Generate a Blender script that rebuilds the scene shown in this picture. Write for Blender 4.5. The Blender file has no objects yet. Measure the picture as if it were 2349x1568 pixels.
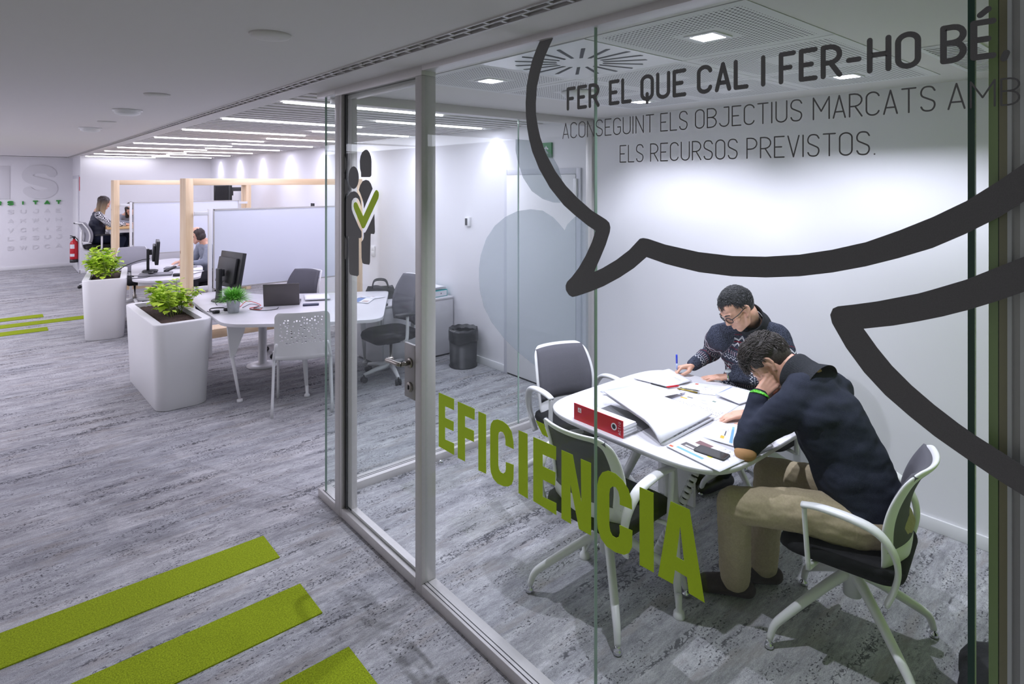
import bpy, bmesh, math, random
from mathutils import Vector, Matrix, Quaternion
from mathutils.geometry import tessellate_polygon
S = bpy.context.scene
COL = S.collection
PI = math.pi
R = math.radians
# ---------------------------------------------------------------- camera
CAM_H = 1.95
YAW = R(40.66)                       # turned from the corridor axis (+Y) towards the room (+X)
cam = bpy.data.cameras.new('camera')
cam.sensor_width = 36.0
cam.lens = 36.0 * 1391.0 / 2349.0
cam.shift_y = -(784.0 - 417.0) / 2349.0
cam.clip_start = 0.02
camo = bpy.data.objects.new('camera', cam)
camo.location = (0, 0, CAM_H)
camo.rotation_euler = (PI / 2, 0, -YAW)
COL.objects.link(camo)
S.camera = camo
# ---------------------------------------------------------------- world + exposure
W = bpy.data.worlds.new('world')
S.world = W
W.use_nodes = True
bg = W.node_tree.nodes['Background']
bg.inputs[0].default_value = (0.97, 0.95, 0.97, 1)
bg.inputs[1].default_value = 0.25
S.view_settings.view_transform = 'Standard'
S.view_settings.look = 'None'
S.view_settings.gamma = 1.0
S.view_settings.exposure = 0.0
S.view_settings.use_curve_mapping = False
S.cycles.max_bounces = 10
S.cycles.diffuse_bounces = 5
S.cycles.transparent_max_bounces = 24
S.cycles.sample_clamp_indirect = 4.0
S.cycles.use_denoising = True
S.cycles.caustics_reflective = False
S.cycles.caustics_refractive = False
LILAC = (0.79, 0.77, 1.0)

def light(name, kind, loc, power, color=LILAC, rot=(0, 0, 0), size=0.1, size_y=None, angle=None, blend=0.15):
    d = bpy.data.lights.new(name, kind)
    d.energy = power
    d.color = color
    if kind == 'AREA':
        d.size = size
        if size_y:
            d.shape = 'RECTANGLE'; d.size_y = size_y
    else:
        d.shadow_soft_size = size
    if kind == 'SPOT':
        d.spot_size = angle; d.spot_blend = blend
    o = bpy.data.objects.new(name, d)
    o.location = loc; o.rotation_euler = rot
    COL.objects.link(o)
    return o

LED_Y0, LED_DY = 4.14, 1.43
for k in range(9):                                   # LED lines of the slatted ceiling over the desks
    y = LED_Y0 + LED_DY * k
    light('led_light_near_side', 'AREA', (2.15, y, 2.485), 11.5 if k < 5 else (8 if k < 8 else 1.2), LILAC, (0, 0, 0), 1.25, 0.05)
    y2 = LED_Y0 + 0.77 + LED_DY * k
    if y2 < 15.6:
        light('led_light_wall_side', 'AREA', (3.25, y2, 2.485), 11.5 if k < 5 else 8, LILAC, (0, 0, 0), 1.1, 0.05)
        light('wall_washer_light', 'SPOT', (3.885, y2, 2.485), 9, (0.86, 0.85, 1.0), (0, R(-12), 0), 0.02, angle=R(86), blend=0.6)
DOWN = [(2.05, 1.25), (2.05, 2.56), (3.36, 1.25), (3.36, 2.56)]
for (x, y) in DOWN:                                  # square downlights of the meeting room
    light('downlight_light', 'SPOT', (x, y, 2.537), 90, (0.83, 0.83, 1.0), (0, 0, 0), 0.014, angle=R(150), blend=0.2)

for y, pw in ((4.6, 9), (6.8, 44), (9.0, 46), (11.2, 40), (13.4, 40), (15.8, 52)):   # unseen area lights added over the corridor's left side to brighten it
    light('corridor_fill_light', 'AREA', (-1.3, y, 2.488), pw, (0.87, 0.85, 1.0), (0, 0, 0), 1.3, 1.9)

# ---------------------------------------------------------------- materials
MATS = {}
def srgb(r, g, b):
    f = lambda c: (c / 12.92 if c <= 0.04045 else ((c + 0.055) / 1.055) ** 2.4)
    return (f(r / 255), f(g / 255), f(b / 255), 1)

def mat(name, color=(200, 200, 200), rough=0.5, metal=0.0, noise=None, bump=None, spec=0.5, emit=None, sheen=0.0):
    """noise = (scale, amount): mottles the base colour; bump = (scale, strength)."""
    if name in MATS:
        return MATS[name]
    m = bpy.data.materials.new(name); m.use_nodes = True
    nt = m.node_tree; p = nt.nodes['Principled BSDF']
    c = srgb(*color)
    p.inputs['Base Color'].default_value = c
    p.inputs['Roughness'].default_value = rough
    p.inputs['Metallic'].default_value = metal
    p.inputs['Specular IOR Level'].default_value = spec
    p.inputs['Sheen Weight'].default_value = sheen
    if emit:
        p.inputs['Emission Color'].default_value = (emit[0], emit[1], emit[2], 1)
        p.inputs['Emission Strength'].default_value = emit[3]
    if noise or bump:
        tc = nt.nodes.new('ShaderNodeTexCoord')
    if noise:
        n = nt.nodes.new('ShaderNodeTexNoise'); n.inputs['Scale'].default_value = noise[0]; n.inputs['Detail'].default_value = 3
        nt.links.new(tc.outputs['Object'], n.inputs['Vector'])
        r = nt.nodes.new('ShaderNodeValToRGB')
        a = noise[1]
        r.color_ramp.elements[0].position = 0.3; r.color_ramp.elements[1].position = 0.7
        r.color_ramp.elements[0].color = tuple(max(0, v * (1 - a)) for v in c[:3]) + (1,)
        r.color_ramp.elements[1].color = tuple(min(1, v * (1 + a)) for v in c[:3]) + (1,)
        nt.links.new(n.outputs['Fac'], r.inputs['Fac'])
        nt.links.new(r.outputs['Color'], p.inputs['Base Color'])
    if bump:
        n2 = nt.nodes.new('ShaderNodeTexNoise'); n2.inputs['Scale'].default_value = bump[0]; n2.inputs['Detail'].default_value = 2
        nt.links.new(tc.outputs['Object'], n2.inputs['Vector'])
        b = nt.nodes.new('ShaderNodeBump'); b.inputs['Strength'].default_value = bump[1]; b.inputs['Distance'].default_value = 0.004
        nt.links.new(n2.outputs['Fac'], b.inputs['Height'])
        nt.links.new(b.outputs['Normal'], p.inputs['Normal'])
    MATS[name] = m
    return m

def glass_mat(name, tint, edge=0.0, frost=0.0):
    m = bpy.data.materials.new(name); m.use_nodes = True
    nt = m.node_tree; nt.nodes.remove(nt.nodes['Principled BSDF'])
    out = nt.nodes['Material Output']
    tr = nt.nodes.new('ShaderNodeBsdfTransparent'); tr.inputs[0].default_value = srgb(*tint)
    gl = nt.nodes.new('ShaderNodeBsdfGlossy'); gl.inputs['Roughness'].default_value = 0.02
    gl.inputs['Color'].default_value = (0.9, 0.95, 0.95, 1)
    fr = nt.nodes.new("ShaderNodeFresnel"); ge = nt.nodes.new("ShaderNodeNewGeometry"); ml = nt.nodes.new("ShaderNodeMath"); ml.operation = "MULTIPLY_ADD"; ml.inputs[1].default_value = 1 / 1.38 - 1.38; ml.inputs[2].default_value = 1.38
    nt.links.new(ge.outputs["Backfacing"], ml.inputs[0]); nt.links.new(ml.outputs[0], fr.inputs["IOR"])
    mx = nt.nodes.new('ShaderNodeMixShader')
    half = nt.nodes.new('ShaderNodeMath'); half.operation = 'MULTIPLY'; half.inputs[1].default_value = 0.5; nt.links.new(fr.outputs[0], half.inputs[0])
    nt.links.new(half.outputs[0], mx.inputs[0]); nt.links.new(tr.outputs[0], mx.inputs[1]); nt.links.new(gl.outputs[0], mx.inputs[2])
    last = mx
    if frost:
        df = nt.nodes.new('ShaderNodeBsdfDiffuse'); df.inputs[0].default_value = srgb(186, 192, 202)
        m2 = nt.nodes.new('ShaderNodeMixShader'); m2.inputs[0].default_value = frost
        nt.links.new(mx.outputs[0], m2.inputs[1]); nt.links.new(df.outputs[0], m2.inputs[2]); last = m2
    nt.links.new(last.outputs[0], out.inputs[0])
    MATS[name] = m
    return m

WHITE = mat('white_wall_paint', (226, 225, 228), 0.75, bump=(180, 0.05))
CEIL = mat('ceiling_paint', (216, 213, 211), 0.85, bump=(220, 0.05))
ALU = mat('satin_aluminium', (196, 193, 191), 0.38, 0.25, noise=(60, 0.02))
ALU_D = mat('dark_gasket', (40, 42, 44), 0.5)
PLW = mat('white_plastic', (226, 226, 226), 0.38)
STW = mat('white_coated_steel', (225, 225, 226), 0.32)
LAM = mat('white_laminate', (212, 211, 214), 0.35, noise=(9, 0.015))
CHROME = mat('chrome', (215, 216, 220), 0.12, 1.0)
STEEL = mat('brushed_steel', (150, 145, 138), 0.32, 1.0)
BLACKP = mat('black_plastic', (28, 29, 31), 0.45, bump=(260, 0.06))
BLACKF = mat('black_seat_fabric', (17, 17, 19), 0.95, bump=(420, 0.35), noise=(300, 0.25))
GREYF = mat('grey_back_fabric', (92, 91, 98), 0.92, bump=(520, 0.35), noise=(420, 0.12))
MESHL = mat('light_grey_mesh', (150, 149, 156), 0.9, bump=(500, 0.3), noise=(420, 0.1))
SOIL = mat('potting_soil', (62, 47, 38), 1.0, noise=(70, 0.55), bump=(90, 1.0))
LEAF = mat('lime_leaf', (192, 222, 70), 0.55, noise=(14, 0.35))
LEAF2 = mat('bright_grass_leaf', (128, 196, 84), 0.55, noise=(60, 0.4))
STEM = mat('pale_green_stem', (140, 165, 70), 0.7)
ZINC = mat('galvanised_zinc', (176, 180, 184), 0.4, 0.7, noise=(28, 0.12))
VDARK = mat('charcoal_vinyl', (114, 114, 113), 0.75, noise=(500, 0.08), spec=0.3)
VGREEN = mat('lime_green_vinyl', (190, 222, 40), 0.7, noise=(500, 0.06), spec=0.3)
GREENL = mat('green_wall_letter', (45, 140, 50), 0.5)
RED = mat('red_card', (196, 22, 40), 0.45)
PAPER = mat('white_paper', (224, 224, 229), 0.8)
GLASS = glass_mat('clear_partition_glass', (252, 254, 253))
FROST = glass_mat('frosted_vinyl', (238, 241, 241), frost=0.22)
GEDGE = mat('green_glass_edge', (44, 76, 62), 0.15)
GEDGEL = mat('pale_green_glass_edge', (158, 182, 170), 0.15)

def carpet_mat():
    m = bpy.data.materials.new('streaked_grey_carpet'); m.use_nodes = True
    nt = m.node_tree; N = nt.nodes; L = nt.links
    p = N['Principled BSDF']; p.inputs['Roughness'].default_value = 1.0; p.inputs['Specular IOR Level'].default_value = 0.1
    tc = N.new('ShaderNodeTexCoord')
    def mapped(sx, sy, sz=1):
        q = N.new('ShaderNodeMapping'); q.inputs['Scale'].default_value = (sx, sy, sz)
        L.new(tc.outputs['Object'], q.inputs['Vector']); return q.outputs[0]
    def noise(vec, scale, detail=3, rough=0.5):
        q = N.new('ShaderNodeTexNoise'); q.inputs['Scale'].default_value = scale; q.inputs['Detail'].default_value = detail
        q.inputs['Roughness'].default_value = rough
        L.new(vec, q.inputs['Vector']); return q.outputs['Fac']
    def ramp(fac, a, b, ca, cb):
        q = N.new('ShaderNodeValToRGB'); e = q.color_ramp.elements
        e[0].position = a; e[1].position = b; e[0].color = ca; e[1].color = cb
        L.new(fac, q.inputs['Fac']); return q.outputs['Color']
    def mix(fac, a, b, kind='MIX'):
        q = N.new('ShaderNodeMix'); q.data_type = 'RGBA'; q.blend_type = kind
        if isinstance(fac, float): q.inputs[0].default_value = fac
        else: L.new(fac, q.inputs[0])
        for s, v in ((6, a), (7, b)):
            if isinstance(v, tuple): q.inputs[s].default_value = v
            else: L.new(v, q.inputs[s])
        return q.outputs[2]
    def math_(op, a, b):
        q = N.new('ShaderNodeMath'); q.operation = op
        for s, v in ((0, a), (1, b)):
            if isinstance(v, (int, float)): q.inputs[s].default_value = v
            else: L.new(v, q.inputs[s])
        return q.outputs[0]
    big = ramp(noise(mapped(2.6, 10), 1.0, 8, 0.8), 0.36, 0.66, srgb(150, 150, 153), srgb(208, 208, 209))
    mid = ramp(noise(mapped(20, 62), 1.0, 5, 0.75), 0.34, 0.66, (0.72, 0.72, 0.73, 1), (1.10, 1.10, 1.10, 1))
    c = mix(0.85, big, mid, 'MULTIPLY')
    fuzz = ramp(noise(mapped(1, 1), 210, 3, 0.7), 0.32, 0.68, (0.60, 0.60, 0.61, 1), (1.20, 1.20, 1.20, 1))
    c = mix(0.8, c, fuzz, 'MULTIPLY')
    # 1 m x 0.25 m planks, each with its own tone
    br = N.new('ShaderNodeTexBrick'); br.inputs['Scale'].default_value = 1.0
    br.inputs['Brick Width'].default_value = 1.0; br.inputs['Row Height'].default_value = 0.25; br.inputs['Mortar Size'].default_value = 0.0
    br.inputs['Color1'].default_value = (0.80, 0.81, 0.83, 1); br.inputs['Color2'].default_value = (1.0, 0.99, 0.98, 1)
    L.new(mapped(1, 1), br.inputs['Vector'])
    c = mix(0.8, c, br.outputs['Color'], 'MULTIPLY')
    beige = ramp(noise(mapped(2.4, 11), 1.0, 4, 0.6), 0.54, 0.66, (0, 0, 0, 1), (1, 1, 1, 1))
    c = mix(math_('MULTIPLY', beige, 0.5), c, srgb(150, 144, 139))
    # bands of dark crackle between pale cells
    wob = N.new('ShaderNodeTexNoise'); wob.inputs['Scale'].default_value = 26; L.new(mapped(1, 1), wob.inputs['Vector'])
    wv = N.new('ShaderNodeVectorMath'); wv.operation = 'MULTIPLY_ADD'; L.new(wob.outputs['Color'], wv.inputs[0]); wv.inputs[1].default_value = (0.05, 0.03, 0); L.new(mapped(0.72, 1.0), wv.inputs[2])
    vo = N.new('ShaderNodeTexVoronoi'); vo.feature = 'DISTANCE_TO_EDGE'; vo.inputs['Scale'].default_value = 46.0; L.new(wv.outputs[0], vo.inputs['Vector'])
    gate = noise(mapped(30, 42), 1.0, 2, 0.5)
    edge = math_('LESS_THAN', vo.outputs['Distance'], math_('MULTIPLY_ADD', gate, 0.55) if False else math_('MULTIPLY', math_('SUBTRACT', gate, 0.36), 0.62))
    zc = ramp(noise(mapped(1.0, 7.5), 1.0, 4, 0.6), 0.572, 0.610, (0, 0, 0, 1), (1, 1, 1, 1))
    c = mix(math_('MULTIPLY', math_('MULTIPLY', edge, zc), 0.72), c, srgb(62, 62, 67))
    # scattered dark flecks
    d = noise(mapped(66, 110), 1.0, 2, 0.5)
    fleck = ramp(d, 0.58, 0.62, (0, 0, 0, 1), (1, 1, 1, 1))
    zone2 = ramp(noise(mapped(3.2, 12), 1.0, 3), 0.47, 0.58, (0, 0, 0, 1), (1, 1, 1, 1))
    c = mix(math_('MULTIPLY', math_('MULTIPLY', fleck, zone2), 0.85), c, srgb(62, 62, 66))
    L.new(c, p.inputs['Base Color'])
    b = N.new('ShaderNodeBump'); b.inputs['Strength'].default_value = 0.5; b.inputs['Distance'].default_value = 0.004
    L.new(noise(mapped(1, 1), 300, 2), b.inputs['Height']); L.new(b.outputs[0], p.inputs['Normal'])
    return m
CARPET = carpet_mat()
GCARPET = mat('lime_green_carpet', (134, 150, 30), 1.0, noise=(180, 0.38), bump=(260, 0.8), spec=0.1)

def wood_mat(name, a, b, axis):
    m = bpy.data.materials.new(name); m.use_nodes = True
    nt = m.node_tree; N = nt.nodes; L = nt.links
    p = N['Principled BSDF']; p.inputs['Roughness'].default_value = 0.55
    tc = N.new('ShaderNodeTexCoord'); mp = N.new('ShaderNodeMapping')
    sc = [22, 22, 22]; sc[axis] = 1.3
    mp.inputs['Scale'].default_value = sc
    L.new(tc.outputs['Object'], mp.inputs['Vector'])
    n = N.new('ShaderNodeTexNoise'); n.inputs['Scale'].default_value = 1.0; n.inputs['Detail'].default_value = 3; n.inputs['Distortion'].default_value = 0.6
    L.new(mp.outputs[0], n.inputs['Vector'])
    r = N.new('ShaderNodeValToRGB'); r.color_ramp.elements[0].position = 0.35; r.color_ramp.elements[1].position = 0.7
    r.color_ramp.elements[0].color = srgb(*a); r.color_ramp.elements[1].color = srgb(*b)
    L.new(n.outputs['Fac'], r.inputs['Fac'])
    # knots
    v = N.new('ShaderNodeTexVoronoi'); v.inputs['Scale'].default_value = 5.5
    mp2 = N.new('ShaderNodeMapping'); s2 = [1, 1, 1]; s2[axis] = 0.75; mp2.inputs['Scale'].default_value = s2
    L.new(tc.outputs['Object'], mp2.inputs['Vector']); L.new(mp2.outputs[0], v.inputs['Vector'])
    k = N.new('ShaderNodeValToRGB'); k.color_ramp.elements[0].position = 0.05; k.color_ramp.elements[1].position = 0.11
    k.color_ramp.elements[0].color = (1, 1, 1, 1); k.color_ramp.elements[1].color = (0, 0, 0, 1)
    L.new(v.outputs['Distance'], k.inputs['Fac'])
    mx = N.new('ShaderNodeMix'); mx.data_type = 'RGBA'
    L.new(k.outputs['Color'], mx.inputs[0]); L.new(r.outputs['Color'], mx.inputs[6]); mx.inputs[7].default_value = srgb(150, 98, 50)
    L.new(mx.outputs[2], p.inputs['Base Color'])
    MATS[name] = m
    return m
PINE_X = wood_mat('pine_along_x', (224, 194, 156), (240, 218, 186), 0)
PINE_Z = wood_mat('pine_along_z', (222, 192, 154), (238, 216, 184), 2)
OAK = wood_mat('pale_oak', (204, 164, 110), (222, 186, 134), 0)

# ---------------------------------------------------------------- mesh helpers
class MB:
    """collects shapes and links them as ONE mesh object"""
    def __init__(self):
        self.v, self.f, self.mi, self.sm = [], [], [], []
        self.cur = 0; self.smooth = False
    def add(self, V, F, smooth=None):
        b = len(self.v)
        self.v += [tuple(p) for p in V]
        for f in F:
            self.f.append(tuple(b + i for i in f)); self.mi.append(self.cur)
            self.sm.append(self.smooth if smooth is None else smooth)
        return self
    def xf(self, M, start=0):
        for i in range(start, len(self.v)):
            self.v[i] = tuple(M @ Vector(self.v[i]))
        return self
    def box(self, x0, x1, y0, y1, z0, z1, M=None):
        V = [(x, y, z) for x in (x0, x1) for y in (y0, y1) for z in (z0, z1)]
        if M is not None: V = [M @ Vector(p) for p in V]
        return self.add(V, [(0, 1, 3, 2), (4, 6, 7, 5), (0, 4, 5, 1), (2, 3, 7, 6), (0, 2, 6, 4), (1, 5, 7, 3)], False)
    def prism(self, pts, t0, t1, axis='z', holes=(), smooth_side=False):
        """polygon (2-D) with holes, extruded from t0 to t1. axis z: (x,y); x: (y,z); y: (x,z)"""
        loops = [list(pts)] + [list(h) for h in holes]
        put = {'z': lambda a, b, t: (a, b, t), 'x': lambda a, b, t: (t, a, b), 'y': lambda a, b, t: (a, t, b)}[axis]
        flat = [p for l in loops for p in l]
        tris = tessellate_polygon([[Vector((p[0], p[1], 0)) for p in l] for l in loops])
        n = len(flat)
        V = [put(a, b, t0) for a, b in flat] + [put(a, b, t1) for a, b in flat]
        F = [tuple(t) for t in tris] + [tuple(n + i for i in reversed(t)) for t in tris]
        self.add(V, F, False)
        base = len(self.v) - 2 * n
        o = 0
        for l in loops:
            k = len(l)
            for i in range(k):
                a, b = base + o + i, base + o + (i + 1) % k
                self.f.append((a, b, b + n, a + n)); self.mi.append(self.cur); self.sm.append(smooth_side)
            o += k
        return self
    def tube(self, path, r, n=10, caps=True, closed=False, flat=None):
        """round tube along path; r number or list; flat=(a,b) scales the section along its two axes"""
        P = [Vector(p) for p in path]; m = len(P)
        rr = r if isinstance(r, (list, tuple)) else [r] * m
        V = []; prev = None
        for i in range(m):
            if closed: t = P[(i + 1) % m] - P[i - 1]
            else: t = P[min(i + 1, m - 1)] - P[max(i - 1, 0)]
            t.normalize()
            if prev is None:
                ref = Vector((0, 0, 1)) if abs(t.z) < 0.9 else Vector((0, 1, 0))
                u = t.cross(ref).normalized()
            else:
                u = (prev - t * prev.dot(t)).normalized()
            prev = u; w = t.cross(u)
            fa, fb = flat if flat else (1, 1)
            for k in range(n):
                a = 2 * PI * k / n
                V.append(P[i] + u * (math.cos(a) * rr[i] * fa) + w * (math.sin(a) * rr[i] * fb))
        F = []
        for i in range(m if closed else m - 1):
            j = (i + 1) % m
            for k in range(n):
                k2 = (k + 1) % n
                F.append((i * n + k, i * n + k2, j * n + k2, j * n + k))
        if caps and not closed:
            F.append(tuple(reversed(range(n)))); F.append(tuple((m - 1) * n + k for k in range(n)))
        return self.add(V, F, True)
    def lathe(self, prof, c=(0, 0, 0), n=24, sx=1, sy=1, cap=True):
        V = []; m = len(prof)
        for r, z in prof:
            for k in range(n):
                a = 2 * PI * k / n
                V.append((c[0] + r * math.cos(a) * sx, c[1] + r * math.sin(a) * sy, c[2] + z))
        F = []
        for i in range(m - 1):
            for k in range(n):
                k2 = (k + 1) % n
                F.append((i * n + k, i * n + k2, (i + 1) * n + k2, (i + 1) * n + k))
        if cap:
            F.append(tuple(reversed(range(n)))); F.append(tuple((m - 1) * n + k for k in range(n)))
        return self.add(V, F, True)
    def ball(self, c, rx, ry=None, rz=None, n=16, m=10, M=None):
        ry = ry or rx; rz = rz or rx
        V = []; 
        for i in range(m + 1):
            t = PI * i / m
            for k in range(n):
                a = 2 * PI * k / n
                q = Vector((rx * math.sin(t) * math.cos(a), ry * math.sin(t) * math.sin(a), rz * math.cos(t)))
                if M is not None: q = M @ q
                V.append(Vector(c) + q)
        F = []
        for i in range(m):
            for k in range(n):
                k2 = (k + 1) % n
                F.append((i * n + k, (i + 1) * n + k, (i + 1) * n + k2, i * n + k2))
        return self.add(V, F, True)
    def grid(self, fn, nu, nv, thick=None, closed_u=False):
        """surface fn(u,v) -> point, u,v in 0..1; thick adds a back side along the normal"""
        P = [[Vector(fn(i / nu, j / nv)) for j in range(nv + 1)] for i in range(nu + 1)]
        idx = lambda i, j: i * (nv + 1) + j
        V = [p for row in P for p in row]
        F = [(idx(i, j), idx(i + 1, j), idx(i + 1, j + 1), idx(i, j + 1)) for i in range(nu) for j in range(nv)]
        if thick:
            Nn = []
            for i in range(nu + 1):
                for j in range(nv + 1):
                    du = P[min(i + 1, nu)][j] - P[max(i - 1, 0)][j]
                    dv = P[i][min(j + 1, nv)] - P[i][max(j - 1, 0)]
                    q = du.cross(dv); Nn.append(q.normalized() if q.length > 1e-12 else Vector((0, 0, 1)))
            b = len(V)
            V = V + [V[k] - Nn[k] * thick for k in range(b)]
            F = F + [tuple(b + i for i in reversed(f)) for f in F]
            rim = [idx(i, 0) for i in range(nu)] + [idx(nu, j) for j in range(nv)] + [idx(i, nv) for i in range(nu, 0, -1)] + [idx(0, j) for j in range(nv, 0, -1)]
            for a, c in zip(rim, rim[1:] + rim[:1]):
                F.append((c, a, a + b, c + b))
        return self.add(V, F, True)
    def build(self, name, m, parent=None, bevel=0, loc=None, fix=True, seg=2, flat=False, group=None, auto=None):
        me = bpy.data.meshes.new(name)
        me.from_pydata(self.v, [], self.f)
        ms = m if isinstance(m, (list, tuple)) else [m]
        for q in ms: me.materials.append(q)
        me.polygons.foreach_set('material_index', self.mi)
        me.polygons.foreach_set('use_smooth', [False if flat else s for s in self.sm])
        me.update()
        if fix or bevel:
            bm = bmesh.new(); bm.from_mesh(me)
            if fix: bmesh.ops.recalc_face_normals(bm, faces=bm.faces)
            if bevel:
                ed = [e for e in bm.edges if len(e.link_faces) == 2 and e.calc_face_angle(0) > 0.6]
                keep = {f for f in bm.faces if f.smooth}
                res = bmesh.ops.bevel(bm, geom=ed, offset=bevel, segments=seg, affect='EDGES', profile=0.5, clamp_overlap=True)
                new = set(res['faces'])
                for f in bm.faces: f.smooth = (f in new) or (f in keep)
            bm.to_mesh(me); bm.free()
            if bevel:
                try: me.set_sharp_from_angle(angle=R(40))
                except Exception: pass
        o = bpy.data.objects.new(name, me)
        COL.objects.link(o)
        if parent is not None: o.parent = parent
        if loc: o.location = loc
        return o

def empty(name, loc=(0, 0, 0), rz=0.0, label=None, cat=None, group=None, kind=None, parent=None):
    o = bpy.data.objects.new(name, None); COL.objects.link(o)
    o.location = loc; o.rotation_euler = (0, 0, rz); o.empty_display_size = 0.1
    if parent is not None: o.parent = parent
    return tag(o, label, cat, group, kind)
def tag(o, label=None, cat=None, group=None, kind=None):
    if label: o['label'] = label
    if cat: o['category'] = cat
    if group: o['group'] = group
    if kind: o['kind'] = kind
    return o
def struct(name, mb, m, parent=None, **k):
    o = mb.build(name, m, parent, **k)
    if parent is None: o['kind'] = 'structure'
    return o
def dup(root, loc, rz, label=None, group=None):
    def cp(o, par):
        c = o.copy(); COL.objects.link(c); c.parent = par
        if par is not None: c.matrix_parent_inverse = o.matrix_parent_inverse
        for ch in list(o.children): cp(ch, c)
        return c
    r = cp(root, None)
    r.location = loc; r.rotation_euler = (0, 0, rz)
    if label: r['label'] = label
    if group: r['group'] = group
    return r
def arc(cx, cy, r, a0, a1, n=8):
    return [(cx + r * math.cos(R(a0 + (a1 - a0) * i / n)), cy + r * math.sin(R(a0 + (a1 - a0) * i / n))) for i in range(n + 1)]
def rrect(x0, x1, y0, y1, r, n=8):
    return arc(x1 - r, y1 - r, r, 0, 90, n) + arc(x0 + r, y1 - r, r, 90, 180, n) + arc(x0 + r, y0 + r, r, 180, 270, n) + arc(x1 - r, y0 + r, r, 270, 360, n)
def bez(P, n=8):
    """smooth open curve through points (Catmull-Rom)"""
    P = [Vector(p) for p in P]
    Q = [P[0] * 2 - P[1]] + P + [P[-1] * 2 - P[-2]]
    out = []
    for i in range(1, len(Q) - 2):
        a, b, c, d = Q[i - 1], Q[i], Q[i + 1], Q[i + 2]
        for k in range(n):
            t = k / n
            out.append(0.5 * ((2 * b) + (c - a) * t + (2 * a - 5 * b + 4 * c - d) * t * t + (3 * b - a - 3 * c + d) * t ** 3))
    out.append(P[-1])
    return out
def box(name, x0, x1, y0, y1, z0, z1, m, parent=None, bevel=0.0, **k):
    return MB().box(x0, x1, y0, y1, z0, z1).build(name, m, parent, bevel=bevel, **k)
# ================================================================ the setting
floor = struct('floor', MB().box(-2.4, 4.1, -2.4, 17.6, -0.1, 0.0), CARPET)
struct('wall_rear', MB().box(4.0, 4.12, -2.4, 15.8, 0, 2.6), WHITE)
m = MB().box(1.44, 4.12, 15.8, 17.6, 0, 2.6)
struct('wall_alcove', m, WHITE)
struct('wall_end', MB().box(-2.4, 1.44, 17.4, 17.5, 0, 2.6), WHITE)
struct('wall_left', MB().box(-2.4, -2.3, 4.5, 17.4, 0, 2.6), WHITE)
def baseboard(name, x0, x1, y0, y1):
    return struct(name, MB().box(x0, x1, y0, y1, 0, 0.075), STW, bevel=0.003)
baseboard('baseboard_rear', 3.985, 4.0, -1.0, 3.70)
baseboard('baseboard_rear_office', 3.985, 4.0, 4.765, 15.8)
baseboard('baseboard_alcove', 1.425, 4.0, 15.785, 15.8)
baseboard('baseboard_alcove_side', 1.425, 1.44, 15.785, 15.95)
baseboard('baseboard_end', -2.3, 1.44, 17.385, 17.4)
# ceilings: corridor, edge by the glass front, meeting room with its tile field
struct('ceiling', MB().box(-2.4, 1.272, -2.4, 17.4, 2.5, 2.62), CEIL)
m = MB().box(1.352, 1.50, -2.4, 17.4, 2.5, 2.62)
struct('ceiling_edge', m, CEIL)
TX = [1.72, 2.377, 3.033, 3.69]; TY = [0.925, 1.58, 2.235, 2.89]
m = MB().box(1.50, TX[0], -2.4, 3.66, 2.5, 2.62).box(TX[3], 4.0, -2.4, 3.66, 2.5, 2.62)
m.box(TX[0], TX[3], -2.4, TY[0], 2.5, 2.62).box(TX[0], TX[3], TY[3], 3.66, 2.5, 2.62).box(TX[0], TX[3], TY[0], TY[3], 2.58, 2.62)
struct('ceiling_meeting', m, CEIL)
# slatted ceiling over the desks
m = MB()
PITCH = LED_DY / 9
y = 3.72; k = 0
while y < 15.75:
    m.box(1.505, 3.995, y, y + 0.088, 2.5, 2.57)
    y += PITCH
struct('ceiling_slats', m, CEIL)
struct('ceiling_void', MB().box(1.5, 4.0, 3.66, 15.8, 2.80, 2.84), mat('void_grey', (84, 84, 87), 0.9))
# slot diffuser along the glass front: two rows of blades
root = empty('slot_diffuser', (0, 0, 0), 0, 'long two-row linear air slot running along the corridor ceiling edge', 'air vent')
m = MB().box(1.272, 1.279, -2.4, 17.3, 2.494, 2.55).box(1.345, 1.352, -2.4, 17.3, 2.494, 2.55).box(1.308, 1.316, -2.4, 17.3, 2.497, 2.55)
m.build('frame', ALU, root)
MB().box(1.279, 1.345, -2.4, 17.3, 2.535, 2.55).build('backing', ALU_D, root)
def comb(xs, xe, y0, y1, pitch, off):
    P = [(xs, y0)]; y = y0 + off
    P2 = []
    while y < y1 - 0.05:
        P2 += [(xs + 0.002, y), (xe, y), (xe, y + 0.012), (xs + 0.002, y + 0.012)]; y += pitch
    return [(xs, y1), (xs, y0), (xs + 0.002, y0)] + P2 + [(xs + 0.002, y1)]
m = MB().prism(comb(1.279, 1.308, -0.9, 17.2, 0.105, 0.02), 2.496, 2.53, 'z').prism(comb(1.316, 1.345, -0.9, 17.2, 0.105, 0.07), 2.496, 2.53, 'z')
m.build('grille', ALU, root)

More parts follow.
